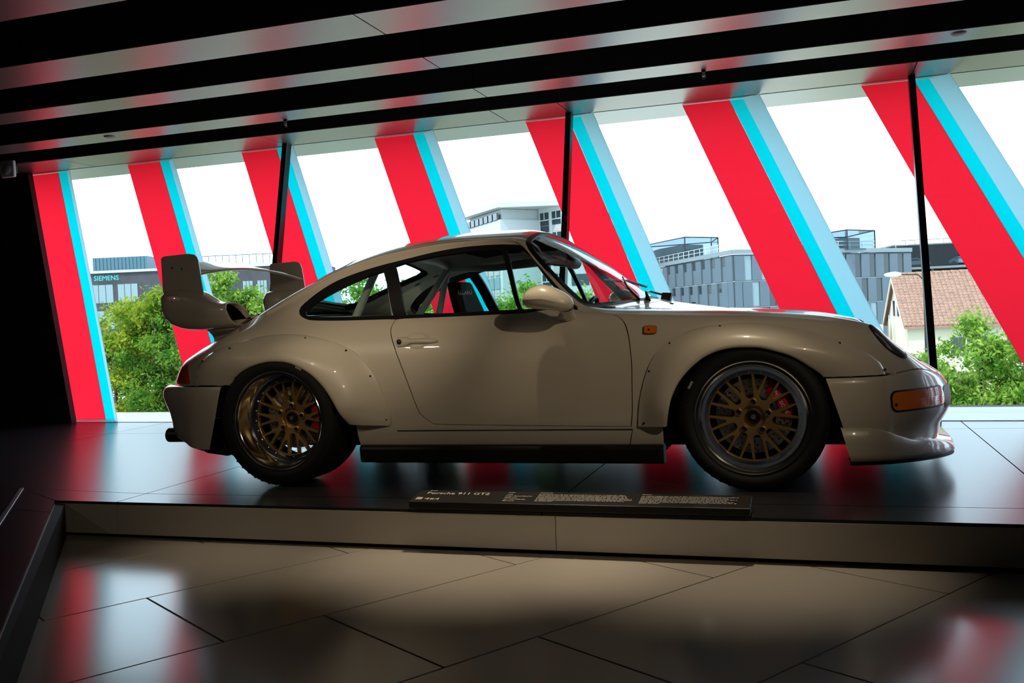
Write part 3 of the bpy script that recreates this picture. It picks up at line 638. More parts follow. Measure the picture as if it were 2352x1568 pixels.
fz=[lambda s:seamz(s)-.010,lambda s:seamz(s)-.002,lambda s:seamz(s)-.004,lambda s:seamz(s)-.03,.40,.365,.327,.29,.262,.236,.215,.19,.165,.15]
fp=[-.03,-.004,.004,.017,.030,.038,.041,.034,.020,.004,-.006,-.010,-.012,-.02]
FB=sweep(True,fp,fz,lambda s:.35+.65*sm(.15,.55,s),.30)
MB().grid(mirror_grid(FB)).obj('front_bumper',M_paint,car,smooth=True)
rz=[.488,.496,.494,.482,.465,.440,.41,.375,.34,.30,lambda s:.26-.02*(1-sm(.1,.5,s)),lambda s:.235-.05*(1-sm(.05,.55,s)),lambda s:.228-.052*(1-sm(.05,.55,s))]
rp=[-.05,.020,.036,.056,.066,.070,.064,.052,.040,.032,.028,.024,.010]
RB=sweep(False,rp,rz,lambda s:.10+.90*sm(.08,.5,s),-.28)
RBo=MB().grid(mirror_grid(RB)).obj('rear_bumper',M_paint,car,smooth=True)
# front lip with raised ends
lt=lambda s:.268-.002*sm(0,.1,s)-.078*sm(.12,.42,s)-.045*sm(.42,.75,s)
lb=lambda s:.128-.014*sm(.1,.5,s)-.020*sm(.4,.9,s)
zl=[lambda s:lt(s)-.004+.02*sm(.35,.7,s),lambda s:lt(s),lambda s:lt(s)-.004,lambda s:lt(s)-.012,lambda s:lt(s)*.55+lb(s)*.45,lambda s:lt(s)*.2+lb(s)*.8,lb,lambda s:lb(s)+.004]
pl=[-.025,-.006,.012,.020,.026,.030,.030,-.06]
P_,N_=bumper_path(True);GL=np.zeros((len(P_),8,3))
for i in range(len(P_)):
    s=i/(len(P_)-1);k=sm(.3,.7,s)
    for j in range(8):
        d=pl[j]+(.022*k if 2<=j<=6 else 0)+(-.012*k if j<=1 else 0);q=P_[i]+N_[i]*d;z=zl[j](s)
        GL[i,j]=(q[0]+.25*(.49-z)*max(0,1-s/.22),q[1],z)
MB().grid(mirror_grid(GL)).obj('front_lip',M_paint,car,smooth=True)
Nk=np.concatenate([N_,np.zeros((len(N_),1))],1)
GK=np.stack([GL[:,6]+[0,0,.002]-Nk*.002,GL[:,6]+[0,0,-.016]-Nk*.004,GL[:,6]+[0,0,-.016]-Nk*.03,GL[:,6]+[0,0,.01]-Nk*.03],1)
MB().grid(mirror_grid(GK)).obj('lip_skirt',M_trim,car,smooth=False)
def bumper_patch(G,i0,i1,z0,z1,off,n=26,m=8,round_=.34):
    """rounded patch lying on a bumper grid between two plan stations"""
    out=[]
    for a in .5-.5*np.cos(np.linspace(0,math.pi,n)):
        row=[];ii=i0+(i1-i0)*a;k=int(ii);t=ii-k;col=G[k]*(1-t)+G[min(k+1,len(G)-1)]*t
        e=min(a,1-a)/.10;cut=(1-math.sqrt(max(0,1-(1-min(1,e))**2)))*round_ if e<1 else 0
        za,zb=z0+(z1-z0)*cut,z1-(z1-z0)*cut
        o=np.argsort(col[:,2]);d=G[min(k+1,len(G)-1)]-G[k];dn=np.array([d[len(d)//2][1],-d[len(d)//2][0],0]);dn/=np.linalg.norm(dn)
        if dn[1]<0 and abs(dn[1])>.2: dn=-dn
        if G is FB and dn[0]<0: dn=-dn
        for b in np.linspace(0,1,m):
            z=za+(zb-za)*b;row.append(np.array([np.interp(z,col[o,2],col[o,0]),np.interp(z,col[o,2],col[o,1]),z])+dn*off)
        out.append(row)
    return np.array(out)
def st_at(G,x): return float(np.interp(x,G[:,6,0],np.arange(len(G)))) if G[-1,6,0]>G[0,6,0] else float(np.interp(-x,-G[:,6,0],np.arange(len(G))))
iA,iB=st_at(FB,1.695),st_at(FB,1.925)
for sgn in (-1,1):
    f3=np.array([1,sgn,1.])
    MB().grid(bumper_patch(FB,iA-.5,iB+.4,.318,.409,.0015)*f3).obj('lamp_recess',M_trim,car,smooth=True)
    ind=MB().grid(bumper_patch(FB,iA,iB,.326,.402,.004)*f3).obj('turn_signal',M_amber,car,smooth=True)
    for k in range(9):
        z=.334+.0072*k;q=bumper_patch(FB,iA+.6,iB-.3,z,z+.0022,.0056,12,2,0.);MB().grid(q*f3).obj('lens_rib',M_amber,ind)
    p=bumper_patch(FB,iA+.9,iA+1.0,.35,.352,.006,2,2,0.)[0,0]*f3
    MB().lathe([(0,.002*sgn),(.007,.001*sgn),(.008,-.003*sgn)],p,'y',14).obj('lens_screw',M_trim,ind,smooth=True)
    # dark grille opening under the lamps towards the middle
    MB().grid(bumper_patch(FB,iB+.5,len(FB)-1.01,.30,.40,.002)*f3).obj('front_grille',M_trim,car,smooth=True)
# tail lamps and head lamps lie on the body surface
t0_,t1_=uv_xz([(-1.704,.510),(-1.735,.583)],(.2,.6))
tl=P2([(u,vz(u,.5095)) for u in np.linspace(-2.093,t0_[0]-.02,12)]+[t0_,t1_,(-1.99,.55),(-2.028,.64),(-2.040,.80),(-2.094,.80)])
tails=panel('tail_lamp',tl,m=M_tail,off=.004,h=.03,flange=.006)
panel('reflector_band',np.array([(-2.045,.81*VS),(-2.045,VS),(-2.092,VS),(-2.092,.81*VS)]),m=M_tail,off=.003,h=.04,full=True,flange=.004)
def ell(u0,v0,du,dv,n=30): return np.array([(u0+du*math.cos(a),(v0+dv*math.sin(a))*VS) for a in np.linspace(0,2*math.pi,n,endpoint=False)])
hl=ell(1.795,.668,.105,.082)
panel('headlamp_ring',hl,[ell(1.795,.668,.094,.073)],m=M_trim,off=.003,h=.03,flange=.006)
panel('headlamp',ell(1.795,.668,.095,.074),m=M_lamp,off=.005,h=.03,flange=.004)
# sills and skirts
for sgn in (-1,1):
    sk=MB();pr=[(.795,.192),(.812,.185),(.818,.17),(.812,.112),(.795,.104),(.74,.104),(.74,.192)]
    G=[]
    for x in (-.742,-.735,.735,.744):
        e=.0 if abs(x)<.74 else .008
        G.append([(x,sgn*(y-e),z) for y,z in pr+[pr[0]]])
    sk.grid(np.array(G));sk.add(G[0][:-1],[tuple(range(7))]);sk.add(G[-1][:-1],[tuple(range(7))])
    bevel(sk.obj('side_skirt',M_trim,car),.004,2)
    # groove between sill panel and body, and the joint near the front wheel
    a=[S(*inv(x,.268,(0,2),(.02,.4)))*np.array([1,sgn,1]) for x in np.linspace(-.53,.61,30)]
    MB().tube([p+[0,sgn*.0005,-.006] for p in a],.0022,5).obj('sill_groove',M_trim,car)
    a=[S(*inv(.612-.003*k,z,(0,2),(.0,.4)))*np.array([1,sgn,1])+[0,sgn*.0004,0] for k,z in enumerate(np.linspace(.262,.178,8))]
    MB().tube(a,.0018,5).obj('sill_joint',M_trim,car)
    # side marker
    mk=smooth_curve([(.680,.718),(.708,.720),(.735,.717),(.737,.703),(.735,.687),(.708,.684),(.681,.687),(.679,.703)],28,True)
    q=[np.array([x,side_y(x,z),z]) for x,z in mk]
    G=np.array([[p*[1,sgn,1]+[0,sgn*.0,0] for p in q+[q[0]]],[p*[1,sgn,1]+[0,sgn*.009,0] for p in q+[q[0]]]])
    mo=MB().grid(G);mo.obj('marker_surround',M_trim,car,smooth=True)
    c=np.mean(q,0);qq=[c+(p-c)*.86 for p in q]
    ml=MB();ml.add([(p*[1,sgn,1]+[0,sgn*.0085,0]) for p in qq]+[(p*[1,sgn,1]+[0,sgn*.004,0]) for p in q],[tuple(range(28))]+[(i,(i+1)%28,28+(i+1)%28,28+i) for i in range(28)])
    mk_o=ml.obj('side_marker',M_amber,car)
    MB().lathe([(0,.003*sgn),(.005,.002*sgn),(.006,-.001*sgn)],(.702,sgn*(c[1]+.0085),.7015),'y',12).obj('marker_bulb',M_trim,mk_o)
# ------------------------------------------------------------------ wheels
def cdt_plate(outer,holes,zf,back,cham=.002,name='plate'):
    """flat pierced plate in (x,z) with chamfered front edge; zf(r) gives its axial position (outward positive)"""
    def tri(lo):
        pts=np.vstack(lo);e=[];k=0
        for q in lo: n=len(q);e+=[(k+i,k+(i+1)%n) for i in range(n)];k+=n
        r=delaunay_2d_cdt([Vector(p) for p in pts],e,[],0,1e-7)
        v=np.array([tuple(p) for p in r[0]]);f=np.array([tuple(t) for t in r[2]]);c=v[f].mean(1);ok=inside(c,lo[0])
        for q in lo[1:]: ok&=~inside(c,q)
        return v,f[ok]
    lo_in=[inset(outer,cham)]+[inset(h,-cham) for h in holes]
    rings=[q*r/np.linalg.norm(q,axis=1,keepdims=True) for q,r in ((np.stack([np.cos(np.linspace(0,2*np.pi,40,endpoint=False)),np.sin(np.linspace(0,2*np.pi,40,endpoint=False))],1),r) for r in (.062,.070))]
    v,f=tri(lo_in)
    V=[(p[0],zf(math.hypot(*p)),p[1]) for p in v];F=[tuple(t) for t in f]
    lo=[outer]+list(holes)
    for a,b in zip(lo_in,lo):
        n=len(a);k=len(V)
        V+=[(p[0],zf(math.hypot(*p)),p[1]) for p in a]+[(p[0],zf(math.hypot(*q))-cham*1.2,p[1]) for p,q in zip(b,a)]+[(p[0],zf(math.hypot(*q))-back,p[1]) for p,q in zip(b,a)]
        for i in range(n):
            j=(i+1)%n;F+=[(k+i,k+j,k+n+j,k+n+i),(k+n+i,k+n+j,k+2*n+j,k+2*n+i)]
    return V,F
def circle(r,n): return np.array([(r*math.cos(a),r*math.sin(a)) for a in np.linspace(0,2*math.pi,n,endpoint=False)])
def rot2(p,a): c,s=math.cos(a),math.sin(a);return np.array([(x*c-y*s,x*s+y*c) for x,y in p])
def spoke_holes(phase):
    H=[]
    for k in range(10):
        a=phase+k*math.radians(36)
        # V shaped window inside one Y
        q=[(.116,-.002),(.120,-.0048),(.183*math.cos(.130),-.183*math.sin(.130))]
        q+=[(.184*math.cos(t),.184*math.sin(t)) for t in np.linspace(-.116,.116,5)]
        q+=[(.183*math.cos(.130),.183*math.sin(.130)),(.120,.0048),(.116,.002)]
        H.append(rot2(q,a))
        # U shaped slot between neighbouring Ys
        w0=.0170;q=[(.096-w0*math.cos(t),-w0*math.sin(t)) for t in np.linspace(math.pi/2,-math.pi/2,9)]
        q=[(x,-y) for x,y in q][::1]
        o=[(.183*math.cos(.130),.183*math.sin(.130))]+[(.184*math.cos(t),.184*math.sin(t)) for t in np.linspace(.116,-.116,5)]+[(.183*math.cos(.130),-.183*math.sin(.130))]
        q=sorted(q,key=lambda p:p[1])
        H.append(rot2(q+o,a+math.radians(18)))
    return H
def wheel(x,z,yf,R,width,sgn,dish,phase,nm,front):
    """yf: plane of the outer rim flange; everything is laid out along the axle, outward = sgn"""
    O=np.array([x,0,z]);Y=lambda h:sgn*(yf+h)                       # h>0 outward
    tw=width
    prof=[(.228,-.004),(.246,.001),(.254,.008),(.268,.013),(.284,.012),(R-.014,.004),(R-.004,-.012),(R,-.030),(R,-tw+.03),(R-.004,-tw+.012),(R-.014,-tw-.004),(.284,-tw-.012),(.254,-tw-.008),(.228,-tw+.004)]
    ty=MB().lathe([(r,Y(h)) for r,h in prof],O,'y',96)
    # shoulder grooves cut the tread edge into blocks
    for k in range(96):
        a=2*math.pi*(k+.5)/96
        if k%2: continue
        c,s=math.cos(a),math.sin(a);t=np.array([-s,0,c]);e=np.array([c,0,s])
        o=O+e*(R-.012)+np.array([0,Y(-.022),0])-t*.0045
        ty.obox(o,t*.009,e*.0098,np.array([0,sgn*.014,0]))
    wh=ty.obj('wheel',M_rubber,car,auto=35); tag(wh,nm)
    lip=[(.2445,-.001),(.2455,.003),(.243,.0055),(.239,.004),(.236,-.004),(.233,-.010),(.229,-.014),(.2275,-dish*.55),(.224,-dish*.6),(.221,-dish+.006),(.2175,-dish),(.204,-dish-.0005),(.203,-dish-.012)]
    MB().lathe([(r,Y(h)) for r,h in lip],O,'y',128).obj('rim_lip',M_chrome,wh,auto=30)
    MB().lathe([(.2035,Y(-dish-.010)),(.2035,Y(-tw+.03)),(.215,Y(-tw+.01))],O,'y',64).obj('rim_barrel',M_dark,wh,smooth=True)
    if front: MB().lathe([(.214,Y(-tw+.012)),(.09,Y(-tw+.02)),(.0,Y(-tw+.02))],O,'y',48).obj('splash_plate',M_black,wh)
    # bolt ring and bolts
    MB().lathe([(.2035,Y(-dish)),(.2030,Y(-dish+.002)),(.1875,Y(-dish+.002)),(.1865,Y(-dish)),(.1865,Y(-dish-.012))],O,'y',96).obj('bolt_ring',M_chrome,wh,auto=30)
    bm=None
    for k in range(24):
        a=2*math.pi*k/24+.06;p=O+np.array([.195*math.cos(a),Y(-dish+.002),.195*math.sin(a)])
        if bm is None:
            b=MB().lathe([(.0,.0045*sgn),(.0028,.0045*sgn),(.0042,.003*sgn),(.0042,0)],(0,0,0),'y',8).obj('rim_bolt',M_chrome,wh,auto=30);bm=b.data
        else: b=bpy.data.objects.new('rim_bolt',bm);link(b,wh)
        b.location=p
    # forked spokes
    def zf(r): return -.006-.014*max(0,1-r/.12)**1.0*1.0-.004*math.sin(min(1,r/.186)*math.pi)
    hs=spoke_holes(phase);V,F=cdt_plate(circle(.1885,120),hs+[circle(.050,40)],zf,.026)
    V=[(O[0]+v[0],Y(v[1]-dish),O[2]+v[2]) for v in V]
    sp=mobj('spokes',V,F if sgn<0 else F,M_gold,wh,auto=28)
    hb=[(.060,-.020),(.056,-.022),(.050,-.030),(.050,-.036),(.034,-.036),(.033,-.030),(.030,-.027),(.024,-.027),(.024,-.034),(.0,-.034)]
    MB().lathe([(r,Y(h-dish)) for r,h in hb],O,'y',48).obj('hub',M_gold,wh,auto=30)
    MB().lathe([(r,Y(h-dish)) for r,h in [(.031,-.034),(.031,-.020),(.027,-.017),(.022,-.018),(.020,-.026),(0,-.026)]],O,'y',40).obj('hub_cap',M_dark,wh,auto=30)
    MB().lathe([(r,Y(h-dish)) for r,h in [(.0125,-.026),(.0125,-.017),(.011,-.015),(0,-.015)]],O,'y',6).obj('axle_nut',M_steel,wh)
    for k in range(5):
        a=phase+math.radians(8)+2*math.pi*k/5;c=O+np.array([.0645*math.cos(a),0,.0645*math.sin(a)])
        lug=MB().lathe([(r,Y(h-dish)) for r,h in [(.0155,-.026),(.0155,-.0065),(.0125,-.0055),(.0115,-.008),(.0115,-.020),(0,-.020)]],c,'y',20).obj('lug_seat',M_gold,wh,auto=30)
        MB().lathe([(r,Y(h-dish)) for r,h in [(.0095,-.022),(.0095,-.007),(.008,-.006),(.0055,-.007),(.0055,-.014),(0,-.014)]],c,'y',12).obj('lug_nut',M_dark,lug)
    # brake disc with drilled holes, caliper
    dr=.161 if front else .158;hy=-dish-.060
    holes=[]
    for k in range(24):
        for r_,da in ((.112,0),(.127,.09),(.142,.0),(.152,.09)):
            a=2*math.pi*k/24+da;holes.append(np.array([(r_*math.cos(a),r_*math.sin(a))])+circle(.0038,7))
    V,F=cdt_plate(circle(dr,72),holes+[circle(.092,48)],lambda r:hy,.02,.0006)
    ds=mobj('brake_disc',[(O[0]+v[0],Y(v[1]),O[2]+v[2]) for v in V],F,M_steel,wh,auto=30)
    MB().lathe([(r,Y(h)) for r,h in [(.093,hy-.02),(.093,hy+.012),(.088,hy+.016),(.0,hy+.016)]],O,'y',48).obj('disc_bell',M_dark,ds,smooth=False)
    ca=math.radians(28 if front else 2)
    G=[]
    for t in np.linspace(-.62,.62,16):
        e=1-(abs(t)/.62)**6
        row=[]
        for r_,h in ((.108,-.02),(.108,.016*e),(.114,.024*e),(.150,.026*e),(.166,.018*e),(.172,-.03)):
            row.append((O[0]+r_*math.cos(ca+t),Y(hy+h),O[2]+r_*math.sin(ca+t)))
        G.append(row)
    cp=MB().grid(np.array(G)).obj('brake_caliper',M_cal,wh,auto=35)
    if sgn<0:
        if front:
            rr=np.array([math.sin(ca),0,-math.cos(ca)]);up=np.array([math.cos(ca),0,math.sin(ca)])
            lettering('PORSCHE',.020,O+up*.124-rr*.052+np.array([0,Y(hy+.0275),0]),rr,up,M_print,cp,width=.105)
        else:
            a=math.radians(168);up=np.array([math.cos(a),0,math.sin(a)]);rr=np.cross(up,np.array([0,1.,0]))
            lettering('BBS',.014,O+up*.2295*1.0+np.array([0,Y(-.020),0])-rr*.016,rr,np.array([0,-1.,0]),mat('red_print',(.6,.05,.04),.5),wh)
        # white size mark on the sidewall
        a=math.radians(150 if front else 62);up=np.array([math.cos(a),0,math.sin(a)]);rr=np.array([math.sin(a),0,-math.cos(a)])
        q=O+up*.288+np.array([0,Y(.0135),0]);mk=MB()
        for k in range(4): mk.obox(q+rr*(-.016+.009*k),rr*.007,up*.010,np.array([0,-.0006,0]))
        mk.obj('sidewall_mark',mat('worn_print',(.45,.45,.42),.7),wh)
    return wh
wheel(1.136,.3123,.8747,.3123,.235,-1,.034,math.radians(80),'front wheel with gold forked spokes and polished lip',True)
wheel(-1.136,.3237,.9003,.3237,.300,-1,.115,math.radians(74),'rear wheel with deep polished lip and gold forked spokes',False)
wheel(1.136,.3123,.8747,.3123,.235,1,.034,math.radians(75),'far front wheel',True)
wheel(-1.136,.3237,.9003,.3237,.300,1,.115,math.radians(70),'far rear wheel',False)
# wheel wells, floor pan, tub
for cx,cz,R in ((1.136,.312,.345),(-1.136,.324,.352)):
    for sgn in (-1,1):
        G=[]
        for a in np.linspace(math.radians(-12),math.radians(192),30):
            G.append([(cx+R*math.cos(a),sgn*y,cz+min(R*math.sin(a),.31)) for y in (.812,.52)])
        G=np.array(G);o=MB().grid(G)
        o.add([(cx+R*math.cos(a),sgn*.52,cz+min(R*math.sin(a),.31)) for a in np.linspace(math.radians(-12),math.radians(192),30)],[tuple(range(30))])
        o.obj('wheel_well',M_black,car)
up_=MB();up_.box((-1.85,-.52,.15),(1.80,.52,.19));up_.box((-.74,-.78,.15),(.74,.78,.19));up_.obj('floor_pan',M_black,car)
tb=MB()
for sgn in (-1,1): tb.add([(-1.15,sgn*.70,.19),(.80,sgn*.70,.19),(.80,sgn*.70,.77),(-1.15,sgn*.70,.77)],[(0,1,2,3)])
tb.add([(-1.30,-.70,.80),(-.80,-.70,.79),(-.80,.70,.79),(-1.30,.70,.80)],[(0,1,2,3)])
tb.add([(-.80,-.70,.79),(-.80,.70,.79),(-.70,.70,.3),(-.70,-.70,.3)],[(0,1,2,3)])
tb.obj('cabin_tub',M_liner,car)
mobj('rear_shelf',[(-1.42,-.62,.835),(-.80,-.66,.805),(-.80,.66,.805),(-1.42,.62,.835)],[(0,1,2,3)],M_cage,car)
MB().box((-1.85,-.45,.30),(-1.50,.45,.54)).obj('engine_bay',M_black,car)
MB().box((1.45,-.50,.20),(1.72,.50,.44)).obj('nose_bay',M_black,car)
# headliner just under the roof skin
hd_uv=P2(uv_xy([(.03,0),(.03,.40),(-.05,.50),(-.50,.52),(-.58,.40),(-.57,0)],(.7,1)))
panel('headliner',hd_uv,m=M_liner,off=-.022,h=.05,full=True,flange=0)
# inner face of roof pillars, painted, with slots
lin_holes=[inset(dlo,-.006),close_centre(inset(rwout,-.004))]
pos,F_,nor=panel_mesh(P2([(-1.46,.50),(.05,.53),(.05,.97),(-.85,.985),(-1.46,.985)]),lin_holes,-.020,.035,0)
for sgn in (-1,1):
    lo_=mobj('pillar_lining',pos*np.array([1,sgn,1.]),[q[::-1] for q in F_] if sgn>0 else F_,M_cage,car,normals=-nor*np.array([1,sgn,1.]))
    for x,y in ((-1.13,.605),(-1.0,.60),(-.865,.59)):
        uv=inv(x,y,(0,1),(.6,.9));E_=[];cc_=S(*uv)
        e_=ell(uv[0],uv[1],.022,.006,14);pts=[(S(a,b/VS)-S(a,b/VS,True)*.0225)*np.array([1,sgn,1.]) for a,b in e_]
        mobj('lining_slot',pts,[tuple(range(14))],M_black,lo_)
# dashboard and instruments
G=[]
for x,z in ((.20,.76),(.24,.815),(.30,.835),(.40,.838),(.50,.822),(.56,.80)): G.append([(x+.02*(1-(y/.6)**2),y,z-.02*(y/.66)**4) for y in np.linspace(-.66,.66,17)])
MB().grid(np.array(G)).obj('dashboard',M_seat,car,smooth=True)
MB().lathe([(.165,-.014),(.179,-.010),(.185,0),(.179,.010),(.165,.014),(.160,0),(.165,-.014)],(0,0,0),'x',40).obj('steering_wheel',M_trim,car,smooth=True).matrix_local=Matrix.Translation((.14,.36,.71))@Matrix.Rotation(math.radians(22),4,'Y')
# roll cage
cg=lambda pts,nm='cage_tube':MB().tube(pts,.021,12).obj(nm,M_cage,car,smooth=True)
for s in (-1,1):
    if s<0: cg([(-.60,-.61,.30),(-.61,-.60,.80),(-.64,-.575,.98),(-.69,-.52,1.085)],'cage_hoop_leg')
    else: cg([(-.90,.60,.50),(-.852,.58,.816),(-.79,.535,.98),(-.742,.50,1.10)],'cage_hoop_leg')
    cg([(-.735,s*.49,1.10),(-.83,s*.46,.955),(-.94,s*.42,.79)],'cage_rear_stay')
cg([(-.70,-.51,1.09),(-.735,-.30,1.125),(-.745,0,1.135),(-.745,.30,1.125),(-.742,.50,1.10)],'cage_cross_tube')
cg([(-.742,.49,1.09),(-.45,.545,1.085),(-.10,.555,1.10),(.06,.55,1.075)],'cage_roof_rail')
# driver's bucket seat
se=MB()
sec=[(.60,.23,-.02),(.75,.235,-.06),(.84,.23,-.09),(.90,.20,-.11),(.95,.17,-.125),(.985,.15,-.135),(1.0,.11,-.14)]
G=[]
for z,wd,dx in sec:
    row=[]
    for t in np.linspace(0,2*math.pi,25):
        c,s=math.cos(t),math.sin(t);row.append((-.495+dx+.05*np.sign(s)*abs(s)**.6+.03*abs(c)**3,.36+wd*np.sign(c)*abs(c)**.55*.72,z))
    G.append(row)
se.grid(np.array(G));se.add(G[-1][:-1],[tuple(range(24))]);so=se.obj('bucket_seat',M_seat,car,auto=60)
lettering('RECARO',.040,(-.580,.212,.924),(1,.10,-.02),(-.05,0,1),M_print,so,width=.085)
# interior mirror, sun visor
MB().lathe([(0,-.11),(.022,-.10),(.032,-.06),(.034,0),(.032,.06),(.022,.10),(0,.11)],(.16,.05,1.06),'y',16).obj('cabin_mirror',M_trim,car,smooth=True)
MB().tube([(.16,.05,1.07),(.12,.03,1.13)],.007,8).obj('mirror_stalk',M_trim,car)
for s in (-1,1): bevel(MB().obox((-.02,s*.36-.15,1.125),(.10,0,-.055),(0,.30,0),(.004,0,.012)).obj('sun_visor',mat('visor_grey',(.16,.17,.15),.8),car),.004)
# ------------------------------------------------------------------ door furniture: handle and mirror
for sgn,dr in ((-1,doors[0]),(1,doors[1])):
    f3=np.array([1,sgn,1.])
    yd=lambda x,z:side_y(x,z)
    # finger recess: a shallow dish ringed by the handle, its shade put into darker ivory
    n=30;c0=(-.407,.692);ring=[];mid=[]
    for a in np.linspace(0,2*math.pi,n,endpoint=False):
        x,z=c0[0]+.064*math.cos(a),c0[1]+.040*math.sin(a);ring.append(np.array([x,yd(x,z)+.0012,z])*f3)
        x,z=c0[0]+.040*math.cos(a),c0[1]+.024*math.sin(a);mid.append(np.array([x,yd(x,z)-.0005,z])*f3)
    MB().add(ring+mid,[(i,(i+1)%n,n+(i+1)%n,n+i) for i in range(n)]+[tuple(range(n,2*n))]).obj('handle_recess',mat('recess_shade',(.62,.55,.44),.45),dr,smooth=True)
    G=[]
    for t in np.linspace(0,1,26):
        x=-.512+.210*t;z=.6865-.0*t+.004*math.sin(t*math.pi)
        hgt=.0225 if t<.22 else (.0225-.012*sm(.22,.36,t))
        if t>.84: hgt*=math.sqrt(max(0.02,1-((t-.84)/.16)**2))
        if t<.05: hgt*=math.sqrt(max(.05,1-((.05-t)/.05)**2))
        out=.016+.010*math.sin(math.pi*min(1,max(0,(t-.1)/.8)));y=yd(x,z)
        G.append([np.array([x,y+out*k+.001,z+hgt*v])*f3 for k,v in ((0,-1),(.6,-1),(.95,-.75),(1,0),(.95,.75),(.6,1),(0,1))])
    h=MB().grid(np.array(G)).obj('door_handle',M_paint,dr,smooth=True)
    x,z=-.492,.689;MB().lathe([(.0,.004*sgn),(.009,.003*sgn),(.0125,.001*sgn),(.013,-.004*sgn)],(x,sgn*(yd(x,z)+.019),z),'y',18).obj('door_lock',M_trim,h,smooth=True)
    # teardrop mirror on its foot
    V=[];nu,nv=36,20
    for i in range(nu):
        a=2*math.pi*i/nu
        row=[]
        for j in range(nv+1):
            t=j/nv;xx=.165+.232*t                               # rear (glass) to front
            prof=(max(0,math.sin(math.pi*min(1,t*.5+.0)*1.0))**.5)*1.0
            r=math.sqrt(max(0,1-((t-.42)/.58)**2)) if t>.42 else (1-.55*((.42-t)/.42)**2.2)
            if t<.035: r*=math.sqrt(max(0,1-((.035-t)/.035)**2))
            zc=.858-.030*sm(.35,1,t)+.002*t;rz=.0640*r;ry=.070*r
            zz=zc+rz*math.sin(a)*(1.0 if math.sin(a)>0 else .74);yy=.932+ry*math.cos(a)
            row.append((xx,sgn*yy,zz))
        V.append(row)
    V.append(V[0]);mo=MB().grid(np.array(V)).obj('door_mirror',M_paint,dr,smooth=True)
    MB().lathe([(0,0),(.026,0)],(.168,sgn*.932,.853),'x',24).obj('mirror_glass',M_chrome,mo)
    G=[]
    for t in np.linspace(0,1,10):
        c=np.array([.346-.012*t-.008*t*t,.905-.115*t,.832-.060*t]);rx,rz=.046-.012*math.sin(math.pi*t),.036-.014*t
        G.append([(c+np.array([rx*math.cos(a),.012*math.sin(a),rz*math.sin(a)]))*f3 for a in np.linspace(0,2*math.pi,19)])
    MB().grid(np.array(G)).obj('mirror_foot',M_paint,mo,smooth=True)
    MB().lathe([(.036,0),(.039,.004*sgn),(.036,.008*sgn)],(.327,sgn*.772,.768),'y',24).obj('foot_gasket',M_trim,mo,smooth=True)
    # black triangle in the window corner under the mirror
# ------------------------------------------------------------------ rear wing
wy=.547
PL=[(-2.026,1.000),(-2.028,1.185),(-2.022,1.197),(-2.010,1.201),(-1.845,1.206),(-1.815,1.200),(-1.797,1.184),(-1.788,1.160),(-1.764,.975),(-1.80,.965)]
wing=MB()
G=[]
for y in np.linspace(-wy,wy,41):
    k=1-(y/wy)**2;zc=1.088+.045*k;row=[]
    for t in np.linspace(0,2*math.pi,29):
        xc=.5*(1+math.cos(t));th=.5*.16*(1.48*math.sqrt(max(0,1-xc))-.63*(1-xc)-1.758*(1-xc)**2+1.42*(1-xc)**3-.52*(1-xc)**4)*1.1
        X=-2.018+.235*xc;Z=zc+.060*(1-xc)**1.4+(1 if math.sin(t)>=0 else -1)*th*.235
        row.append((X,y,Z))
    G.append(row)
wing.grid(np.array(G));wg=wing.obj('wing_blade',M_paint,car,smooth=True)
for s in (-1,1):
    o=MB().prism([(x,s*wy,z) for x,z in PL],(0,s*.010,0)).obj('wing_end_plate',M_paint,car);bevel(o,.003,2)
    for x,z,r in ((-1.958,1.135,.006),(-1.895,1.125,.005)):
        MB().lathe([(0,.001*s),(r,.001*s),(r,-.002*s)],(x,s*(wy+.010),z),'y',12).obj('plate_bolt',M_trim,o)
# air scoops carrying the wing, opening forwards
SC=[(-2.030,.905,.975,.50),(-2.024,.872,1.000,.80),(-2.005,.842,1.014,.92),(-1.97,.815,1.020,.97),(-1.92,.797,1.021,1),(-1.87,.789,1.018,1),(-1.82,.786,1.006,1),(-1.78,.787,.985,1),(-1.745,.789,.962,1.0),(-1.715,.791,.943,1),(-1.685,.794,.932,1),(-1.655,.797,.928,1),(-1.635,.799,.930,1.02),(-1.622,.801,.931,1.03)]
def scoop_ring(x,zb,zt,k,last=0.):
    cy=.512;ry=.083*k;cz=(zb+zt)/2;rz=(zt-zb)/2;ring=[]
    for a in np.linspace(0,2*math.pi,33):
        c,s=math.cos(a),math.sin(a);e=.62
        yy=cy+ry*np.sign(c)*abs(c)**e;zz=cz+rz*np.sign(s)*abs(s)**e
        sh=last*(.055*(.5-.5*(zz-cz)/rz)+.045*(.5-.5*c)*(.5-.5*(zz-cz)/rz))
        ring.append((x+sh,yy,zz))
    return ring
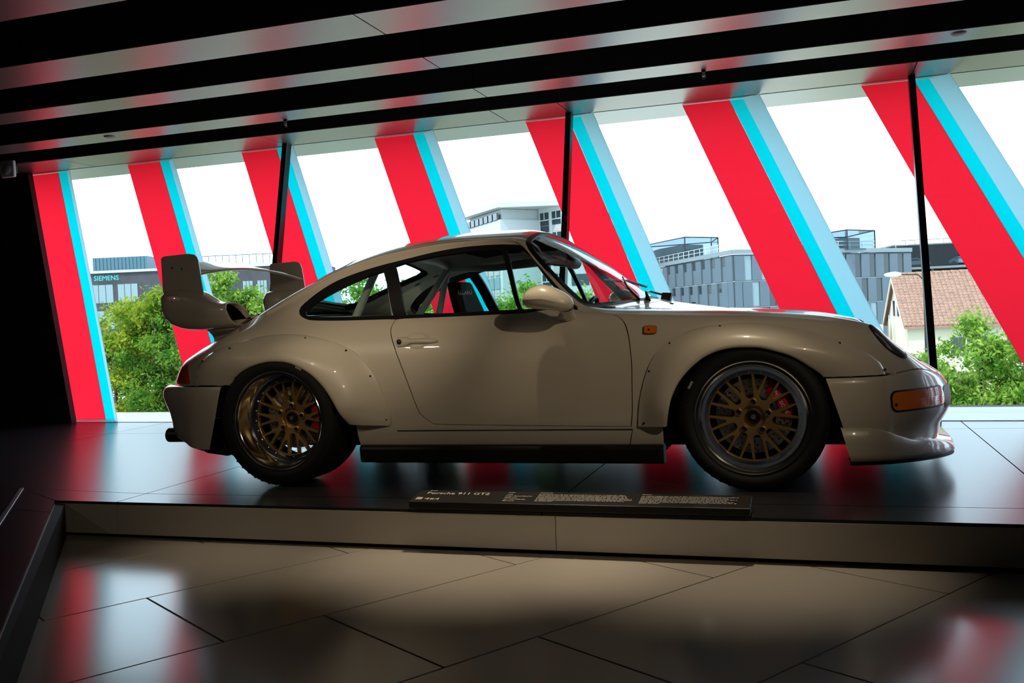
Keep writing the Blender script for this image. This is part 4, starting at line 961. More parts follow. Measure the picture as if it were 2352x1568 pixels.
for s in (-1,1):
    f3=np.array([1,s,1.])
    R_=[scoop_ring(*q,last=sm(-1.75,-1.622,q[0])) for q in SC]
    ins=[]
    for sc,dx in ((.93,.004),(.86,-.004),(.80,-.03),(.74,-.14)):
        b=scoop_ring(-1.622+dx,.801,.931,1.03,1.);c=np.mean(b,0);ins.append([tuple(np.array([p[0],c[1]+(p[1]-c[1])*sc,c[2]+(p[2]-c[2])*sc])) for p in b])
    tw=MB().grid(np.array(R_+ins[:3])*f3);tw.add(np.array(R_[0][:-1])*f3,[tuple(range(32))]);o=tw.obj('wing_scoop',M_paint,car,smooth=True)
    it=MB().grid(np.array(ins[2:])*f3);it.add(np.array(ins[3][:-1])*f3,[tuple(range(32))]);it.obj('scoop_throat',M_black,o)
    # plate outline on the scoop flank
    q=[(-1.985,.945),(-1.985,.985),(-1.91,.985),(-1.885,.97),(-1.872,.945)]
    MB().tube([(x,s*.5965,z) for x,z in q],.0007,5).obj('scoop_plate_line',M_trim,o)
# tray that joins the scoops and its pylon on the engine lid
G=[]
for x,zt,zb in ((-2.0,.842,.826),(-1.97,.846,.806),(-1.90,.842,.79),(-1.80,.835,.775),(-1.70,.832,.76),(-1.60,.832,.765),(-1.53,.836,.80),(-1.46,.838,.826),(-1.415,.846,.840)):
    hw=.535 if x<-1.6 else .535+.05*sm(-1.6,-1.45,x)
    top_=[(x,y,zt+.006*(1-(y/.5)**2)) for y in np.linspace(-hw,hw,15)]
    bot=[(x,y,zb+.02*(abs(y)/hw)**6) for y in np.linspace(hw,-hw,15)]
    G.append(top_+bot+[top_[0]])
ty=MB().grid(np.array(G));ty.add(G[0][:-1],[tuple(range(30))]);ty.add(G[-1][:-1],[tuple(range(30))]);ty.obj('wing_tray',M_paint,car,auto=50)
py=MB();G=[]
for x in np.linspace(-1.80,-1.43,14):
    t=(x+1.80)/.37;hw=.50+.055*t
    row=[]
    for a in np.linspace(0,1,7):
        zt=.790+.04*sm(.4,1,t);uv=inv(x,min(hw+.03,.60),(0,1),(.6,1));zd=S(*uv)[2]-.012;z=zt+(zd-zt)*a;row.append((x+.04*a*(1-t),hw-.05*math.sin(math.pi*a)*(1-.5*t)+.02*a,z))
    G.append(row)
for s in (-1,1): py.grid(np.array(G)*np.array([1,s,1.]))
e=[G[0][k] for k in range(7)];py.add([np.array(p) for p in e]+[np.array(p)*FLIP for p in e],[(k,k+1,8+k,7+k) for k in range(6)])
py.obj('wing_pylon',M_paint,car,smooth=True)
# ------------------------------------------------------------------ small fittings
# wiper pair and washer nozzle at the windscreen base, aerial foot
MB().tube([(.575,-.30,.842),(.50,-.20,.905),(.44,-.02,.965)],.006,8).obj('wiper_arm',M_trim,car)
MB().tube([(.40,-.32,.945),(.47,-.02,.945),(.52,.24,.915)],.007,8).obj('wiper_blade',M_trim,car)
MB().tube([(.605,-.22,.826),(.60,-.22,.862),(.592,-.20,.878)],[.017,.008,.006],10).obj('wiper_pivot',M_dark,car,smooth=True)
bevel(MB().obox((.615,.10,.832),(.05,.01,-.004),(0,.06,0),(.012,0,.045)).obj('wiper_motor_cap',M_trim,car),.004)
MB().tube([(.592,-.20,.878),(.58,-.02,.885),(.62,.12,.868)],.006,8).obj('wiper_link',M_dark,car)
for x,y in ((.72,-.22),(.78,.20)): MB().lathe([(0,.006),(.010,.005),(.014,0)],(x,y,.812),'z',12).obj('washer_nozzle',M_trim,car,smooth=True)
# towing eye / number plate carrier at the nose
MB().box((1.985,.10,.245),(1.999,.52,.375)).obj('plate_carrier',M_trim,car)
MB().box((1.94,.15,.29),(1.99,.17,.32)).obj('carrier_bracket',mat('red_bracket',(.5,.02,.03),.4),car)
# rear valance, exhaust and underside fin
vg=[]
P3,N3=bumper_path(False)
for i in range(8,len(P3)):
    s=i/(len(P3)-1);zb=.228-.052*(1-sm(.05,.55,s));q=P3[i]+N3[i]*.0
    vg.append([(q[0],q[1],zb+.012),(q[0]+.01,q[1]*.97,zb-.02),(q[0]+.06,q[1]*.9,zb-.035),(q[0]+.30,q[1]*.8,zb-.04)])
for sgn in (-1,1): MB().grid(np.array(vg)*np.array([1,sgn,1.])).obj('rear_valance',M_trim,car,smooth=True)
for sgn in (-1,1):
    MB().tube([(-1.60,sgn*.60,.215),(-1.85,sgn*.58,.215),(-2.02,sgn*.57,.215)],[.035,.038,.040],20,cap=False).obj('exhaust_pipe',M_dark,car,smooth=True)
    fin=MB().prism([(-1.50,sgn*.80,.135),(-1.62,sgn*.80,.150),(-1.70,sgn*.80,.19),(-1.55,sgn*.80,.19),(-1.46,sgn*.80,.145)],(0,-sgn*.22,0));fin.obj('under_fin',M_trim,car)
    MB().tube([(-1.50,sgn*.79,.14),(-1.535,sgn*.79,.225)],.008,6).obj('fin_strut',M_trim,car)
# ------------------------------------------------------------------ information plaque on the platform edge
pq=empty('information_plaque',(.6,-1.28,0)); tag(pq,'long low black information plaque with white lettering on the platform edge','sign')
pc=[onp for onp in ((-.236,-1.385),(1.149,-1.405),(1.149,-1.262),(-.236,-1.242))]
Lp=np.array(pq.location)
M_plq=mat('plaque_black',(.012,.012,.012),.38)
h0,h1=.038,.060
V=[(pc[0][0],pc[0][1],.008),(pc[1][0],pc[1][1],.008),(pc[2][0],pc[2][1],.008),(pc[3][0],pc[3][1],.008),(pc[0][0],pc[0][1],h0),(pc[1][0],pc[1][1],h0),(pc[2][0],pc[2][1],h1),(pc[3][0],pc[3][1],h1)]
pb=mobj('plaque_body',[np.array(v)-Lp for v in V],[(0,3,2,1),(4,5,6,7),(0,1,5,4),(1,2,6,5),(2,3,7,6),(3,0,4,7)],M_plq,pq);bevel(pb,.003,2)
mobj('plaque_foot',[np.array(v)-Lp for v in ((-.22,-1.335,0),(1.13,-1.375,0),(1.13,-1.275,0),(-.22,-1.255,0),(-.22,-1.335,.01),(1.13,-1.375,.01),(1.13,-1.275,.01),(-.22,-1.255,.01))],[(0,3,2,1),(4,5,6,7),(0,1,5,4),(1,2,6,5),(2,3,7,6),(3,0,4,7)],M_black,pq)
o4,o5,o7=[np.array(V[k]) for k in (4,5,7)];R3=(o5-o4)/np.linalg.norm(o5-o4);U3=(o7-o4)/np.linalg.norm(o7-o4);N4=np.cross(R3,U3);LW=np.linalg.norm(o5-o4);LH=np.linalg.norm(o7-o4)
M_ink=mat('plaque_print',(.80,.76,.66),.6)
def pl_txt(s,u,v,size,width=None): lettering(s,size,o4+R3*u+U3*v+N4*.0012-Lp,R3,U3,M_ink,pb,width=width)
pl_txt('Modell',.047,.130,.012);pl_txt('Porsche 911 GT2',.043,.093,.036,.279);pl_txt('464',.058,.026,.032,.066)
gr=MB()
for i in range(3):
    for j in range(3): gr.add([o4+R3*(.020+.0095*i+a)+U3*(.026+.009*j+b)+N4*.0012-Lp for a,b in ((0,0),(.0078,0),(.0078,.0072),(0,.0072))],[(0,1,2,3)])
gr.obj('keypad_icon',M_ink,pb)
pl_txt('Daten',.402,.124,.012)
for k,t in enumerate(('1995','6-Zyl. Boxer Biturbo','3600 ccm','331 kW (450 PS)','300 km/h')): pl_txt(t,.402,.100-.0185*k,.0135)
rnd=random.Random(4)
def para(u,w,title,lines,last):
    pl_txt(title,u,.126,.012);mb=MB()
    for l in range(lines):
        x=0;wl=w*(last if l==lines-1 else rnd.uniform(.88,1))
        v=.108-.0128*l
        while x<wl:
            ww=rnd.choice((.008,.013,.018,.024,.031));ww=min(ww,wl-x+.004)
            a=0
            while a<ww:                                           # small print: too fine to read, word shapes only
                hh=rnd.choice((.0045,.0045,.0065));cw=.0026;mb.add([o4+R3*(u+x+a+p)+U3*(v+q)+N4*.0012-Lp for p,q in ((0,0),(cw,0),(cw,hh),(0,hh))],[(0,1,2,3)]);a+=.0046
            x+=ww+.005
    mb.obj('small_print',M_ink,pb)
para(.539,.392,'Geschichte',7,.18);para(.963,.372,'History',7,.22)
# ------------------------------------------------------------------ ceiling fittings
for x,y,lab in ((-2.41,1.50,'small black sensor under the third ceiling beam, left of the middle'),(.75,1.50,'small black sensor under the third ceiling beam, right of the middle')):
    r=empty('ceiling_sensor',(x,y,2.36));tag(r,lab,'sensor','sensors under the ceiling beam')
    MB().lathe([(0,0),(.016,0),(.016,-.012),(.010,-.016),(0,-.016)],(0,0,0),'z',16).obj('sensor_base',M_dark,r,smooth=True)
    MB().tube([(-.014,0,-.012),(-.014,0,-.045),(0,0,-.058),(.014,0,-.045),(.014,0,-.012)],.004,6).obj('sensor_bracket',M_dark,r)
    MB().lathe([(0,.012),(.010,.010),(.012,0),(.010,-.010),(0,-.012)],(0,0,-.034),'z',12).obj('sensor_lens',M_alu,r,smooth=True)
for x,y,lab in ((-3.92,1.36,'flush smoke detector on the left of the third ceiling beam'),(2.28,1.33,'flush smoke detector on the right of the third ceiling beam')):
    o=MB().lathe([(0,-.012),(.030,-.011),(.042,-.006),(.045,0),(.045,.001)],(0,0,0),'z',24).obj('smoke_detector',mat('grey_plastic',(.25,.25,.25),.5),smooth=True);o.location=(x,y,2.359);tag(o,lab,'detector','smoke detectors on the beam')
r=empty('motion_detector',(-5.46,1.885,2.30));tag(r,'white square motion detector high on the dark wall at far left','sensor')
pl_=MB().box((-.075,-.035,-.075),(.075,.0,.075)).obj('detector_housing',M_white,r);bevel(pl_,.012,3)
MB().lathe([(.0,-.064),(.03,-.058),(.046,-.045),(.05,-.034)],(0.005,0,-.008),'y',24).obj('detector_dome',mat('detector_lens',(.55,.5,.5),.2),r,smooth=True)
MB().box((-.03,-.0,-.03),(.03,.06,.03)).obj('detector_mount',M_dark,r)
# ------------------------------------------------------------------ outside: ground, buildings, trees
gd=mobj('ground',[(-260,3.2,-7),(160,3.2,-7),(160,320,-7),(-260,320,-7)],[(0,1,2,3)],mat('outside_ground',(.42,.41,.36),.9,noise=(.08,.25)));tag(gd,kind='structure')
M_win=mat('far_window',(.010,.018,.025),.12,coat=.5);M_winl=mat('far_window_bright',(.17,.25,.28),.2)
def wallq(p,q,z0,z1,off=0.,t=.3):
    """upright slab on the facade line p-q, its face pushed out towards the viewer by off"""
    p,q=np.array(p,float),np.array(q,float);u=(q-p)/np.linalg.norm(q-p);n=np.array([u[1],-u[0]])
    return [(*(p+n*off),z0),(*(q+n*off),z0),(*(q+n*off),z1),(*(p+n*off),z1)],(*(-n*t),0)
def onwall(name,p,q,a,b,z0,z1,m,par,off=.06,t=.3):
    p,q=np.array(p,float),np.array(q,float);L=np.linalg.norm(q-p);u=(q-p)/L
    f,d=wallq(p+u*a,p+u*b,z0,z1,off,t);o=np.array(par.matrix_world.translation) if False else np.array(par.location) if par.parent is None else np.zeros(3)
    root=par
    while root.parent is not None: root=root.parent
    o=np.array(root.location);return MB().prism([np.array(v)-o for v in f],d).obj(name,m,par)
def block(name,foot,z0,z1,m,par):
    root=par
    while root.parent is not None: root=root.parent
    o=np.array(root.location);return MB().prism([np.array((x,y,z0))-o for x,y in foot],(0,0,z1-z0)).obj(name,m,par)
# --- brick office block at the far left
M_brick=mat('dark_brick',(.040,.042,.050),.8,noise=(.6,.4));M_corr=mat('corrugated_blue',(.06,.13,.17),.45,metal=.3);M_wh=mat('white_render',(.55,.57,.57),.7);M_sig=mat('cyan_letters',(.02,.45,.55),.4)
b1=empty('office_block',(-120,156,-7));tag(b1,'dark brick office block with cyan sign and corrugated roof house, far left','building')
p,q=(-152,146.2),(-92,165)
block('brick_wall',[p,q,(-97,181),(-157,162)],-7,12.6,M_brick,b1)
onwall('roof_edge',p,q,0,62.9,12.5,13.0,mat('roof_edge_grey',(.35,.38,.4),.6),b1,.4,.6)
block('roof_house',[(-135.0,151.6),(-124.7,154.9),(-127,162),(-138.6,158.4)],12.7,15.6,M_corr,b1)
for k in range(14): onwall('cladding_rib',(-135.0,151.6),(-124.7,154.9),.35+.74*k,.60+.74*k,12.8,15.5,M_corr,b1,.14,.1)
L_=np.array(b1.location);uu=np.array([.9543,.2989,0])
lettering('SIEMENS',1.35,np.array([-134.6,151.45,11.05])-L_+np.array([.13,-.42,0]),uu,(0,0,1),M_sig,b1,width=4.9)
for a,b_,z0,z1,m in ((17.3,21.6,6.6,10.2,M_winl),(22.6,26.5,6.6,10.2,M_winl),(28,32,6.6,10.2,M_win),(34,38,6.6,10.2,M_winl),(39.5,42,6.5,10,M_winl),(43.5,46,6.5,10,M_win),(47.5,49.4,5.8,9.7,M_winl),(50.4,52.2,5.8,9.7,M_winl),(54,56,5.8,9.7,M_winl),(57.5,59.5,5.8,9.7,M_winl)):
    w_=onwall('window',p,q,a,b_,z0,z1,m,b1,.05,.2)
    for k in (1,2): onwall('window_bar',p,q,a+(b_-a)*k/3-.04,a+(b_-a)*k/3+.04,z0,z1,M_brick,w_,.09,.1)
    w2=onwall('window',p,q,a,b_,z0-5.2,z1-5.2,m,b1,.05,.2)
for k in range(20): onwall('roof_rail_post',p,q,34+1.35*k,34.08+1.35*k,13.0,15.0,M_dark,b1,-.5,.08)
onwall('roof_rail',p,q,34,60,14.92,15.05,M_dark,b1,-.5,.08);onwall('roof_rail_glass',p,q,34,60,13.2,14.8,pane('rail_glass',(.75,.86,.88)),b1,-.55,.03)
# --- white tower
M_tow=mat('tower_white',(.36,.40,.41),.6,noise=(.1,.06));M_sp=mat('spandrel_grey',(.30,.31,.33),.6)
b2=empty('white_tower',(-40,140,-7));tag(b2,'tall white office tower with set-back roof behind the car roof','building')
a0,a1,a2,a3=(-52.5,142.6),(-42.7,130.5),(-38.3,136.0),(-46,152)
block('tower_body',[a0,a1,a2,a3],-7,14.9,M_tow,b2)
block('tower_top',[(-51.8,142.5),(-42.6,131.3),(-38.4,136.6),(-46,151)],14.9,16.5,M_tow,b2)
block('roof_slab',[(-54.0,142.2),(-42.65,129.2),(-33.6,133.0),(-30,140),(-46,154)],16.55,17.3,M_tow,b2)
c1,c2=(-33.9,133.2),(-25.0,135.95)
block('east_wing',[a2,c1,(-30,150),(-40,150)],-7,16.55,M_tow,b2)
block('low_wing',[c1,c2,(-27,145),(-31,145)],-7,13.2,M_tow,b2)
for k in range(7):
    s0=1.0+2.05*k;w_=onwall('window',a1,a0,s0,s0+1.55,14.95,15.95,M_win,b2,-.55 if False else .12,.3);
    onwall('window_bar',a1,a0,s0+.72,s0+.84,14.95,15.95,M_tow,w_,.18,.1)
for fl_ in range(6):
    zb=13.9-3.1*fl_
    for k in range(2):
        w_=onwall('window',a2,c1,.35+2.65*k,2.25+2.65*k,zb,zb+1.95,M_win,b2,.06,.3)
        onwall('window_bar',a2,c1,.35+2.65*k,2.25+2.65*k,zb+.75,zb+.9,M_tow,w_,.12,.1);onwall('window_bar',a2,c1,1.25+2.65*k,1.37+2.65*k,zb+.9,zb+1.95,M_tow,w_,.12,.1)
        onwall('spandrel',a2,c1,.35+2.65*k,2.25+2.65*k,zb-1.0,zb-.05,M_sp if k else M_win,b2,.05,.3)
    if fl_:
        for k in range(6):
            w_=onwall('window',a1,a0,1.0+2.4*k,2.9+2.4*k,zb,zb+1.7,M_winl,b2,.06,.3);onwall('spandrel',a1,a0,1.0+2.4*k,2.9+2.4*k,zb-1.0,zb-.1,M_sp,b2,.05,.3)
        if fl_>2:
            for k in range(2): onwall('window',c1,c2,1+3.6*k,3.6+3.6*k,zb,zb+1.7,M_win,b2,.06,.3)
L_=np.array(b2.location);uu=np.array([.955,.297,0])
lettering('WOLFF &',1.2,np.array([-27.6,135.16,10.3])-L_+np.array([.1,-.3,0]),uu,(0,0,1),mat('black_letters',(.01,.01,.01),.5),b2,width=4.6)
MB().prism([np.array(v)-L_ for v in ((-25.9,135.3,11.2),(-24.0,135.9,11.2),(-24.5,135.75,14.0),(-25.4,135.45,14.0))],(0,.1,0)).obj('logo_mark',mat('red_logo',(.6,.02,.06),.5),b2)
for k in range(4): MB().tube([np.array(v)-L_ for v in ((-40.5+2.1*k,133.5,17.3),(-40.5+2.1*k,133.5,18.4))],.06,5).obj('roof_post',M_wh,b2)
# --- grey office block with staggered windows
M_gp=mat('grey_panel',(.075,.108,.14),.5,noise=(.5,.12));M_gp2=mat('grey_panel_joint',(.045,.06,.075),.6);M_gl=mat('light_roof_grey',(.17,.21,.235),.6);M_mesh=pane('roof_screen',(.50,.58,.62),.02)
b3=empty('grey_office',(-8,116,-7));tag(b3,'blue-grey office block with staggered narrow windows beyond the bonnet','building')
k0,kl,kr=(-8.06,116.0),(-25.6,151.0),(14.3,139.0)
block('office_core',[k0,kr,(4,156),(-22,160),kl],-7,6.9,M_gp2,b3)
for P_0,P_1,sgn_ in ((k0,kl,-1),(k0,kr,1)):
    L=math.dist(P_0,P_1);pp,qq=(P_0,P_1) if sgn_>0 else (P_1,P_0)
    def seg(name,a,b_,z0,z1,m,off,par=b3):
        if sgn_<0: a,b_=L-b_,L-a
        return onwall(name,pp,qq,a,b_,z0,z1,m,par,off,.25)
    seg('parapet',0,L,6.95,7.5,M_gl,.25);
    pw=2.75 if sgn_>0 else 3.6
    for fl_ in range(4):
        zt=6.75-3.28*fl_;zb=zt-3.1
        seg('floor_band',0,L,zb-.16,zb-.02,M_gl,.10)
        x=.15+(0 if fl_%2==0 else pw*.42)
        if fl_%2: seg('facade_panel',.1,x-.1,zb,zt,M_gp,.16)
        while x<L-.5:
            e=min(x+pw*.56,L-.1);seg('facade_panel',x,e,zb,zt,M_gp,.16)
            if e+pw*.4<L:
                if sgn_>0:
                    w_=seg('window',e+.05,e+pw*.42,zb+.05,zt-.05,M_winl if (int(x*3)+fl_)%4==0 else M_win,.04)
                else:
                    w_=seg('window',e+.05,e+pw*.38,zt-1.1,zt-.05,M_win,.04);seg('infill_panel',e+.05,e+pw*.34,zb,zt-1.15,M_gp,.06)
            x+=pw
for nm,ft,z1 in (('roof_screen',[(-16.2,134.5),(-12.0,140.0),(-14,150),(-26,152),(-23.5,146)],10.75),('roof_screen',[(5.7,129.0),(9.4,134.0),(6,145),(0,142),(1.2,136)],9.9)):
    o=block(nm,ft,7.3,z1,M_mesh,b3)
    for x,y in ft:
        onp=np.array(b3.location);MB().tube([np.array((x,y,7.3))-onp,np.array((x,y,z1))-onp],.10,6).obj('screen_post',M_dark,o)
    MB().tube([np.array((x,y,z1))-onp for x,y in ft+ft[:1]],.09,6).obj('screen_rail',M_dark,o)
    c=np.mean(ft,0);block('plant_room',[(c[0]+(x-c[0])*.62,c[1]+(y-c[1])*.62) for x,y in ft],7.3,z1-.8,M_gl,b3)
for P_0,P_1 in ((k0,kl),(k0,kr)):
    P_0,P_1=np.array(P_0),np.array(P_1);L=np.linalg.norm(P_1-P_0);u=(P_1-P_0)/L;onp=np.array(b3.location)
    for z in (7.95,8.45): MB().tube([np.array((*(P_0+u*.5),z))-onp,np.array((*(P_1-u*.5),z))-onp],.035,5).obj('roof_railing',M_wh,b3)
    for k in range(int(L/2.2)): MB().tube([np.array((*(P_0+u*(.5+2.2*k)),7.4))-onp,np.array((*(P_0+u*(.5+2.2*k)),8.45))-onp],.035,5).obj('railing_post',M_wh,b3)
# --- car park deck behind, with parked cars
b4=empty('car_park',(22,155,-7));tag(b4,'open multi-storey car park behind the tiled house','building')
M_con=mat('concrete',(.16,.17,.18),.8,noise=(.5,.15))
for z in (-1.0,2.2,5.2): block('parking_deck',[(13.0,152),(48,160),(44,176),(9,170)],z-.35,z,M_con,b4)
block('park_roof',[(13.0,152),(48,160),(44,176),(9,170)],8.5,8.7,M_con,b4)
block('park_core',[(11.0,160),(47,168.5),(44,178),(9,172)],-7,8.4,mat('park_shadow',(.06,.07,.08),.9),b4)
for k in range(7): 
    x,y=13.2+5.2*k,152.1+1.19*k;block('park_column',[(x,y),(x+.35,y+.08),(x+.3,y+.5),(x-.05,y+.4)],-7,8.5,M_dark,b4)
onwall('park_screen',(13.0,152),(24.0,154.5),0,9.5,5.3,8.4,M_mesh,b4,.1,.03)
for k in range(24): onwall('screen_bar',(13.0,152),(48,160),.4+1.4*k,.46+1.4*k,8.7,9.3,M_dark,b4,.0,.05)
onwall('screen_rail',(13.0,152),(48,160),0,35.8,9.25,9.33,M_dark,b4,.0,.05)
def parked(x,y,z,col,lab):
    r=empty('parked_car',(x,y,z));tag(r,lab,'car','cars in the car park')
    m=mat('parked_'+'%02d'%int(col[0]*100)+'%02d'%int(col[2]*100),col,.3,coat=1)
    pf_=[(-2.1,.35),(-2.15,.75),(-1.7,.95),(-1.1,1.35),(.3,1.42),(.95,1.0),(1.9,.85),(2.15,.6),(2.1,.3)]
    bo=MB().prism([(a,-.85,b_) for a,b_ in pf_],(0,1.7,0)).obj('car_body',m,r);bevel(bo,.12,3)
    MB().prism([(-1.35,-.87,.98),(-.95,-.87,1.28),(.22,-.87,1.34),(.70,-.87,1.0)],(0,.02,0)).obj('car_windows',M_win,r)
    for a in (-1.35,1.35): MB().lathe([(.0,-.12),(.30,-.12),(.33,-.08),(.33,.08)],(a,-.80,.33),'y',16).obj('car_wheel',M_rubber,r)
parked(23.2,156.2,5.2,(.10,.16,.22),'blue-grey car on the upper parking deck right of the black mullion')
parked(28.3,157.3,5.2,(.55,.60,.65),'silver car on the upper parking deck beside the blue-grey one')
parked(24.0,156.4,2.2,(.02,.03,.05),'dark car on the middle parking deck above the tiled roof')
parked(29.8,157.6,2.2,(.25,.40,.55),'light blue car on the middle parking deck near the red band')
parked(16.3,154.7,5.2,(.40,.42,.43),'grey car behind the car park screen left of the black mullion')
# --- tiled house
hN=np.array([6.49,55.33]);hb=np.array([-.55,8.0]);he=np.array([.998,.069])
h=empty('tiled_house',(10,58,-7));tag(h,'cream house with red tiled roof and half-timbered gable at right','house');hO=np.array(h.location)
M_cream=mat('cream_render',(.50,.48,.36),.8,noise=(1,.08));M_tile=mat('clay_tile',(.23,.135,.10),.8,noise=(3.5,.45))
def H3(a,b_,z): p=hN+he*a+hb*b_;return np.array((*p,z))-hO
MB().add([H3(0,0,-7),H3(0,1,-7),H3(0,1,-.9),H3(0,.5,1.9),H3(0,0,-.9),H3(14,0,-7),H3(14,1,-7),H3(14,1,-.9),H3(14,.5,1.9),H3(14,0,-.9)],[(0,4,3,2,1),(5,6,7,8,9),(0,5,9,4),(1,2,7,6)]).obj('house_wall',M_cream,h)
for a,b_ in ((.06,-.06),(.94,1.06)):
    V=[H3(-.25,b_,-1.1),H3(14.2,b_,-1.1),H3(14.2,.5,2.03),H3(-.25,.5,2.03)];V=V+[v+np.array([0,0,.12]) for v in V]
    MB().add(V,[(0,1,2,3),(4,7,6,5),(0,4,5,1),(1,5,6,2),(2,6,7,3),(3,7,4,0)]).obj('roof_slope',M_tile,h)
tl_=MB();rr_=random.Random(2)
for i in range(19):
    for k in range(58):
        t0,t1=i/19,(i+1.25)/19;a0_=-.25+.2491*k;pts=[]
        j_=rr_.uniform(-.012,.012)
        for t,dz in ((t0,.20),(t1,.16)):
            t=min(t,1.0);b_=-.06+.56*t;z=-1.1+3.13*t+dz+j_
            for c_ in (0,.5,1): pts.append(H3(a0_+.235*c_,b_,z+(.05 if c_==.5 else 0)))
        z0=pts[0]-np.array([0,0,.07]);z1=pts[1]-np.array([0,0,.07]);z2=pts[2]-np.array([0,0,.07])
        tl_.add(pts+[z0,z1,z2],[(0,1,4,3),(1,2,5,4),(6,7,1,0),(7,8,2,1)])
tag(tl_.obj('roof_tiles',M_tile,h),kind='stuff')
for k in range(29): MB().tube([H3(-.3+.5*k,.5,2.17),H3(.18+.5*k,.5,2.17)],[.14,.12],7).obj('ridge_tile',M_tile,h)
MB().prism([H3(-.28,-.07,-1.15),H3(-.28,.5,2.05),H3(-.28,.5,1.83),H3(-.28,-.07,-1.37)],(.06,0,0)).obj('barge_board',M_cream,h);MB().prism([H3(-.28,1.07,-1.15),H3(-.28,.5,2.05),H3(-.28,.5,1.83),H3(-.28,1.07,-1.37)],(.06,0,0)).obj('barge_board',M_cream,h)
for b_ in (.12,.3,.5,.7,.88): MB().obox(H3(-.06,b_-.012,-5),np.array([.06,0,0]),np.array([-.01,.2,0]),np.array([0,0,4+2.6*(1-abs(b_-.5)*2)])).obj('gable_post',M_wh,h)
for b_ in (.36,.56): MB().obox(H3(-.05,b_,-.4),np.array([.05,0,0]),np.array([-.03,.75,0]),np.array([0,0,.95])).obj('gable_window',M_win,h)
for k,(a,w_) in enumerate(((2.3,2.4),(5.3,2.0),(8.4,2.4),(11.2,1.8))):
    f_=MB().obox(H3(a,-.006,-2.75),np.array([*(he*w_),0]),np.array([0,-.04,0]),np.array([0,0,1.05])).obj('house_window',M_win,h)
    for j in (.33,.66): MB().obox(H3(a+w_*j,-.014,-2.75),np.array([.06,0,0]),np.array([0,-.05,0]),np.array([0,0,1.05])).obj('window_bar',M_wh,f_)
MB().obox(H3(-.2,-.20,-3.9),np.array([*(he*14),0]),np.array([0,.5,0]),np.array([0,0,.3])).obj('string_course',M_con,h)
sh=empty('shed',(3.4,62,-7));tag(sh,'low shed with red sheet roof left of the tiled house','shed')
block('shed_wall',[(1.6,60.5),(5.3,60.9),(4.9,66),(1.2,65.5)],-7,-1.5,mat('tan_wall',(.55,.42,.2),.8),sh);block('shed_roof',[(1.3,60.0),(5.5,60.4),(5.1,66.4),(.9,65.9)],-1.5,-.95,mat('sheet_roof',(.45,.38,.40),.6),sh)
# street lamp
sl_=empty('street_lamp',(7.08,51.4,-7));tag(sl_,'slim street lamp with pale head over the tiled roof','street lamp')
MB().tube([(0,0,0),(0,0,8.6)],[.10,.06],8).obj('lamp_post',M_dark,sl_);MB().tube([(0,0,8.6),(-.3,-.06,8.95),(-1.15,-.2,9.0)],.035,6).obj('lamp_arm',M_dark,sl_)
MB().lathe([(0,-.45),(.07,-.40),(.14,-.1),(.15,.15),(.08,.42),(0,.45)],(-1.6,-.28,9.02),'x',12).obj('lamp_head',M_wh,sl_,smooth=True)
# --- trees
def leafmat(name,c1,c2):
    m=bpy.data.materials.new(name);m.use_nodes=True;nt=m.node_tree;nt.nodes.clear()
    out=nt.nodes.new('ShaderNodeOutputMaterial');d=nt.nodes.new('ShaderNodeBsdfDiffuse');t=nt.nodes.new('ShaderNodeBsdfTranslucent');mx=nt.nodes.new('ShaderNodeMixShader');mx.inputs[0].default_value=.42
    tc=nt.nodes.new('ShaderNodeTexCoord');n=nt.nodes.new('ShaderNodeTexNoise');n.inputs['Scale'].default_value=2.6;n.inputs['Detail'].default_value=5
    r=nt.nodes.new('ShaderNodeValToRGB');r.color_ramp.elements[0].position=.36;r.color_ramp.elements[1].position=.66;r.color_ramp.elements[0].color=(*c1,1);r.color_ramp.elements[1].color=(*c2,1)
    nt.links.new(tc.outputs['Object'],n.inputs['Vector']);nt.links.new(n.outputs['Fac'],r.inputs[0])
    nt.links.new(r.outputs[0],d.inputs[0]);nt.links.new(r.outputs[0],t.inputs[0]);nt.links.new(d.outputs[0],mx.inputs[1]);nt.links.new(t.outputs[0],mx.inputs[2]);nt.links.new(mx.outputs[0],out.inputs[0]);return m
LM=[leafmat('leaf_yellow_green',(.055,.15,.012),(.36,.40,.045)),leafmat('leaf_mid_green',(.035,.12,.016),(.19,.32,.045)),leafmat('leaf_fresh_green',(.06,.18,.02),(.32,.46,.085))]
M_bark=mat('bark',(.06,.05,.04),.9,bump=(20,.4))
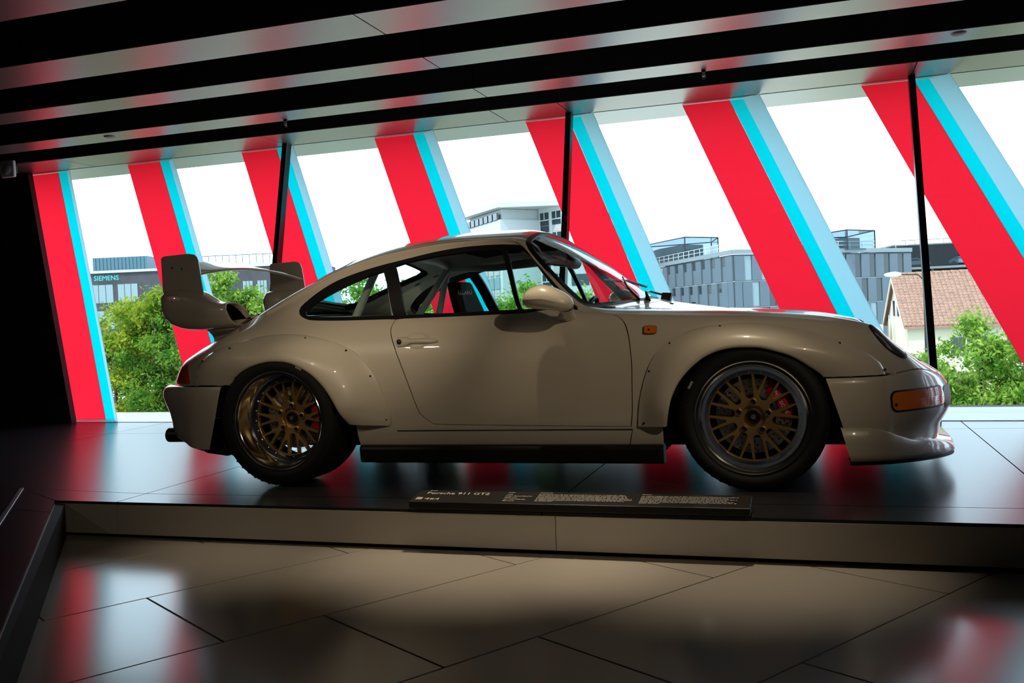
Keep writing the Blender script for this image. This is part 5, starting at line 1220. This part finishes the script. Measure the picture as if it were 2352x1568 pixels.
def tree(x,y,top,rad,n,lm,lab,seed,size=.13,stems=3,low=None):
    rg=np.random.RandomState(seed);t=empty('tree',(x,y,-7));tag(t,lab,'tree','trees outside the window')
    H=top+7;tr=MB();tips=[]
    lo=H*.42 if low is None else low+7
    for s in range(stems):
        a=rg.uniform(0,6.28);b=np.array([.12*math.cos(a),.12*math.sin(a),0])*(stems>1);e=np.array([rad*.45*math.cos(a),rad*.45*math.sin(a),H*rg.uniform(.82,.95)])
        P=[b,b+(e-b)*.35+rg.normal(0,.06,3)*[1,1,0],b+(e-b)*.7+rg.normal(0,.1,3)*[1,1,0],e];tr.tube(P,[.10,.07,.045,.015],7)
        for k in range(9):
            f=rg.uniform(.38,.97);q=b+(e-b)*f;a2=rg.uniform(0,6.28);l=rad*rg.uniform(.4,.95)*(1.15-.5*abs(f-.6)*2)
            w_=q+np.array([l*math.cos(a2),l*math.sin(a2),rg.uniform(.1,.7)*l]);tr.tube([q,(q+w_)/2+[0,0,.08],w_],[.03,.018,.006],5);tips.append(w_);tips.append((q+w_)/2)
    tr.obj('trunk',M_bark,t,smooth=True)
    cc=[]
    while len(cc)<int(26+rad*20):
        u=rg.normal(0,1,3);u/=np.linalg.norm(u);r=rg.uniform(.25,1)**.5
        c=np.array([u[0]*rad*r,u[1]*rad*r,(H+lo)/2+u[2]*(H-lo)/2*r]);cc.append(c)
    cc=np.array(cc+[p for p in tips if p[2]>lo-.3]);
    k=rg.randint(0,len(cc),n);c=cc[k]+rg.normal(0,1,(n,3))*np.array([.14,.14,.10])*(.7+.35*rad)
    c[:,2]=np.minimum(c[:,2],H+.15)
    a=rg.normal(0,1,(n,3));a/=np.linalg.norm(a,axis=1,keepdims=True);b=np.cross(a,rg.normal(0,1,(n,3)));b/=np.linalg.norm(b,axis=1,keepdims=True)
    n_=n;sz=size*rg.uniform(.6,1.25,(n,1));nn=np.cross(a,b)
    V=np.stack([c-a*sz,c+b*sz*.42+nn*sz*.1,c+a*sz,c-b*sz*.42+nn*sz*.1],1).reshape(-1,3)
    me=bpy.data.meshes.new('foliage');F=np.arange(4*n).reshape(n,4);me.from_pydata(V.tolist(),[],F.tolist());me.materials.append(lm)
    o=bpy.data.objects.new('foliage',me);link(o,t);o['kind']='stuff'
for i,(x,y,top,rad,n,li,lab,size,low) in enumerate((
 (-15.0,15.2,2.05,1.35,13000,0,'yellow-green tree in the leftmost gap, its top below the cyan sign',.115,-3.2),
 (-16.6,15.6,1.2,1.2,8000,0,'yellow-green tree hugging the leftmost red band',.115,-3.2),
 (-13.4,14.6,1.75,1.15,9000,1,'green tree behind the rear wing in the leftmost gap',.115,-3.2),
 (-14.4,12.3,-1.2,1.6,7000,1,'low dark shrubby tree at the bottom of the leftmost gap',.10,-4.4),
 (-16.5,20.8,2.6,1.35,9000,2,'bright green tree framed under the rear wing blade',.15,-3),
 (-15.2,21.6,1.9,1.3,7000,2,'bright green tree behind the far wing end plate',.15,-3),
 (-12.0,19.0,2.3,1.7,9000,2,'green tree seen through the rear side window',.15,-3),
 (-10.2,18.8,2.25,1.7,10000,2,'green tree seen through the door window beside the cage',.14,-3),
 (-7.9,17.3,1.45,1.3,7000,2,'green tree seen through the far quarter window, right of the cage',.14,-3),
 (-6.2,19.2,1.75,1.6,11000,2,'small bright tree seen through the vent window by the door mirror',.14,-3),
 (4.75,17.3,.35,1.05,6500,2,'leafy tree at right in front of the tiled house',.125,-3.4),
 (5.9,16.2,-.1,1.0,5000,2,'leafy tree cut by the right edge under the red band',.125,-3.4),
 (3.9,21.0,-.55,.95,5000,2,'small tree between the black mullion and the house',.125,-3.4),
 (4.5,15.0,-1.35,1.5,6000,1,'low bushy tree at the window sill behind the car nose',.10,-4),
 (2.6,22.0,-1.1,1.3,4000,2,'low tree peeping over the headlamp',.12,-4),
)): tree(x,y,top,rad,int(n*3.0),LM[li],lab,30+i,size*.52,3,low)
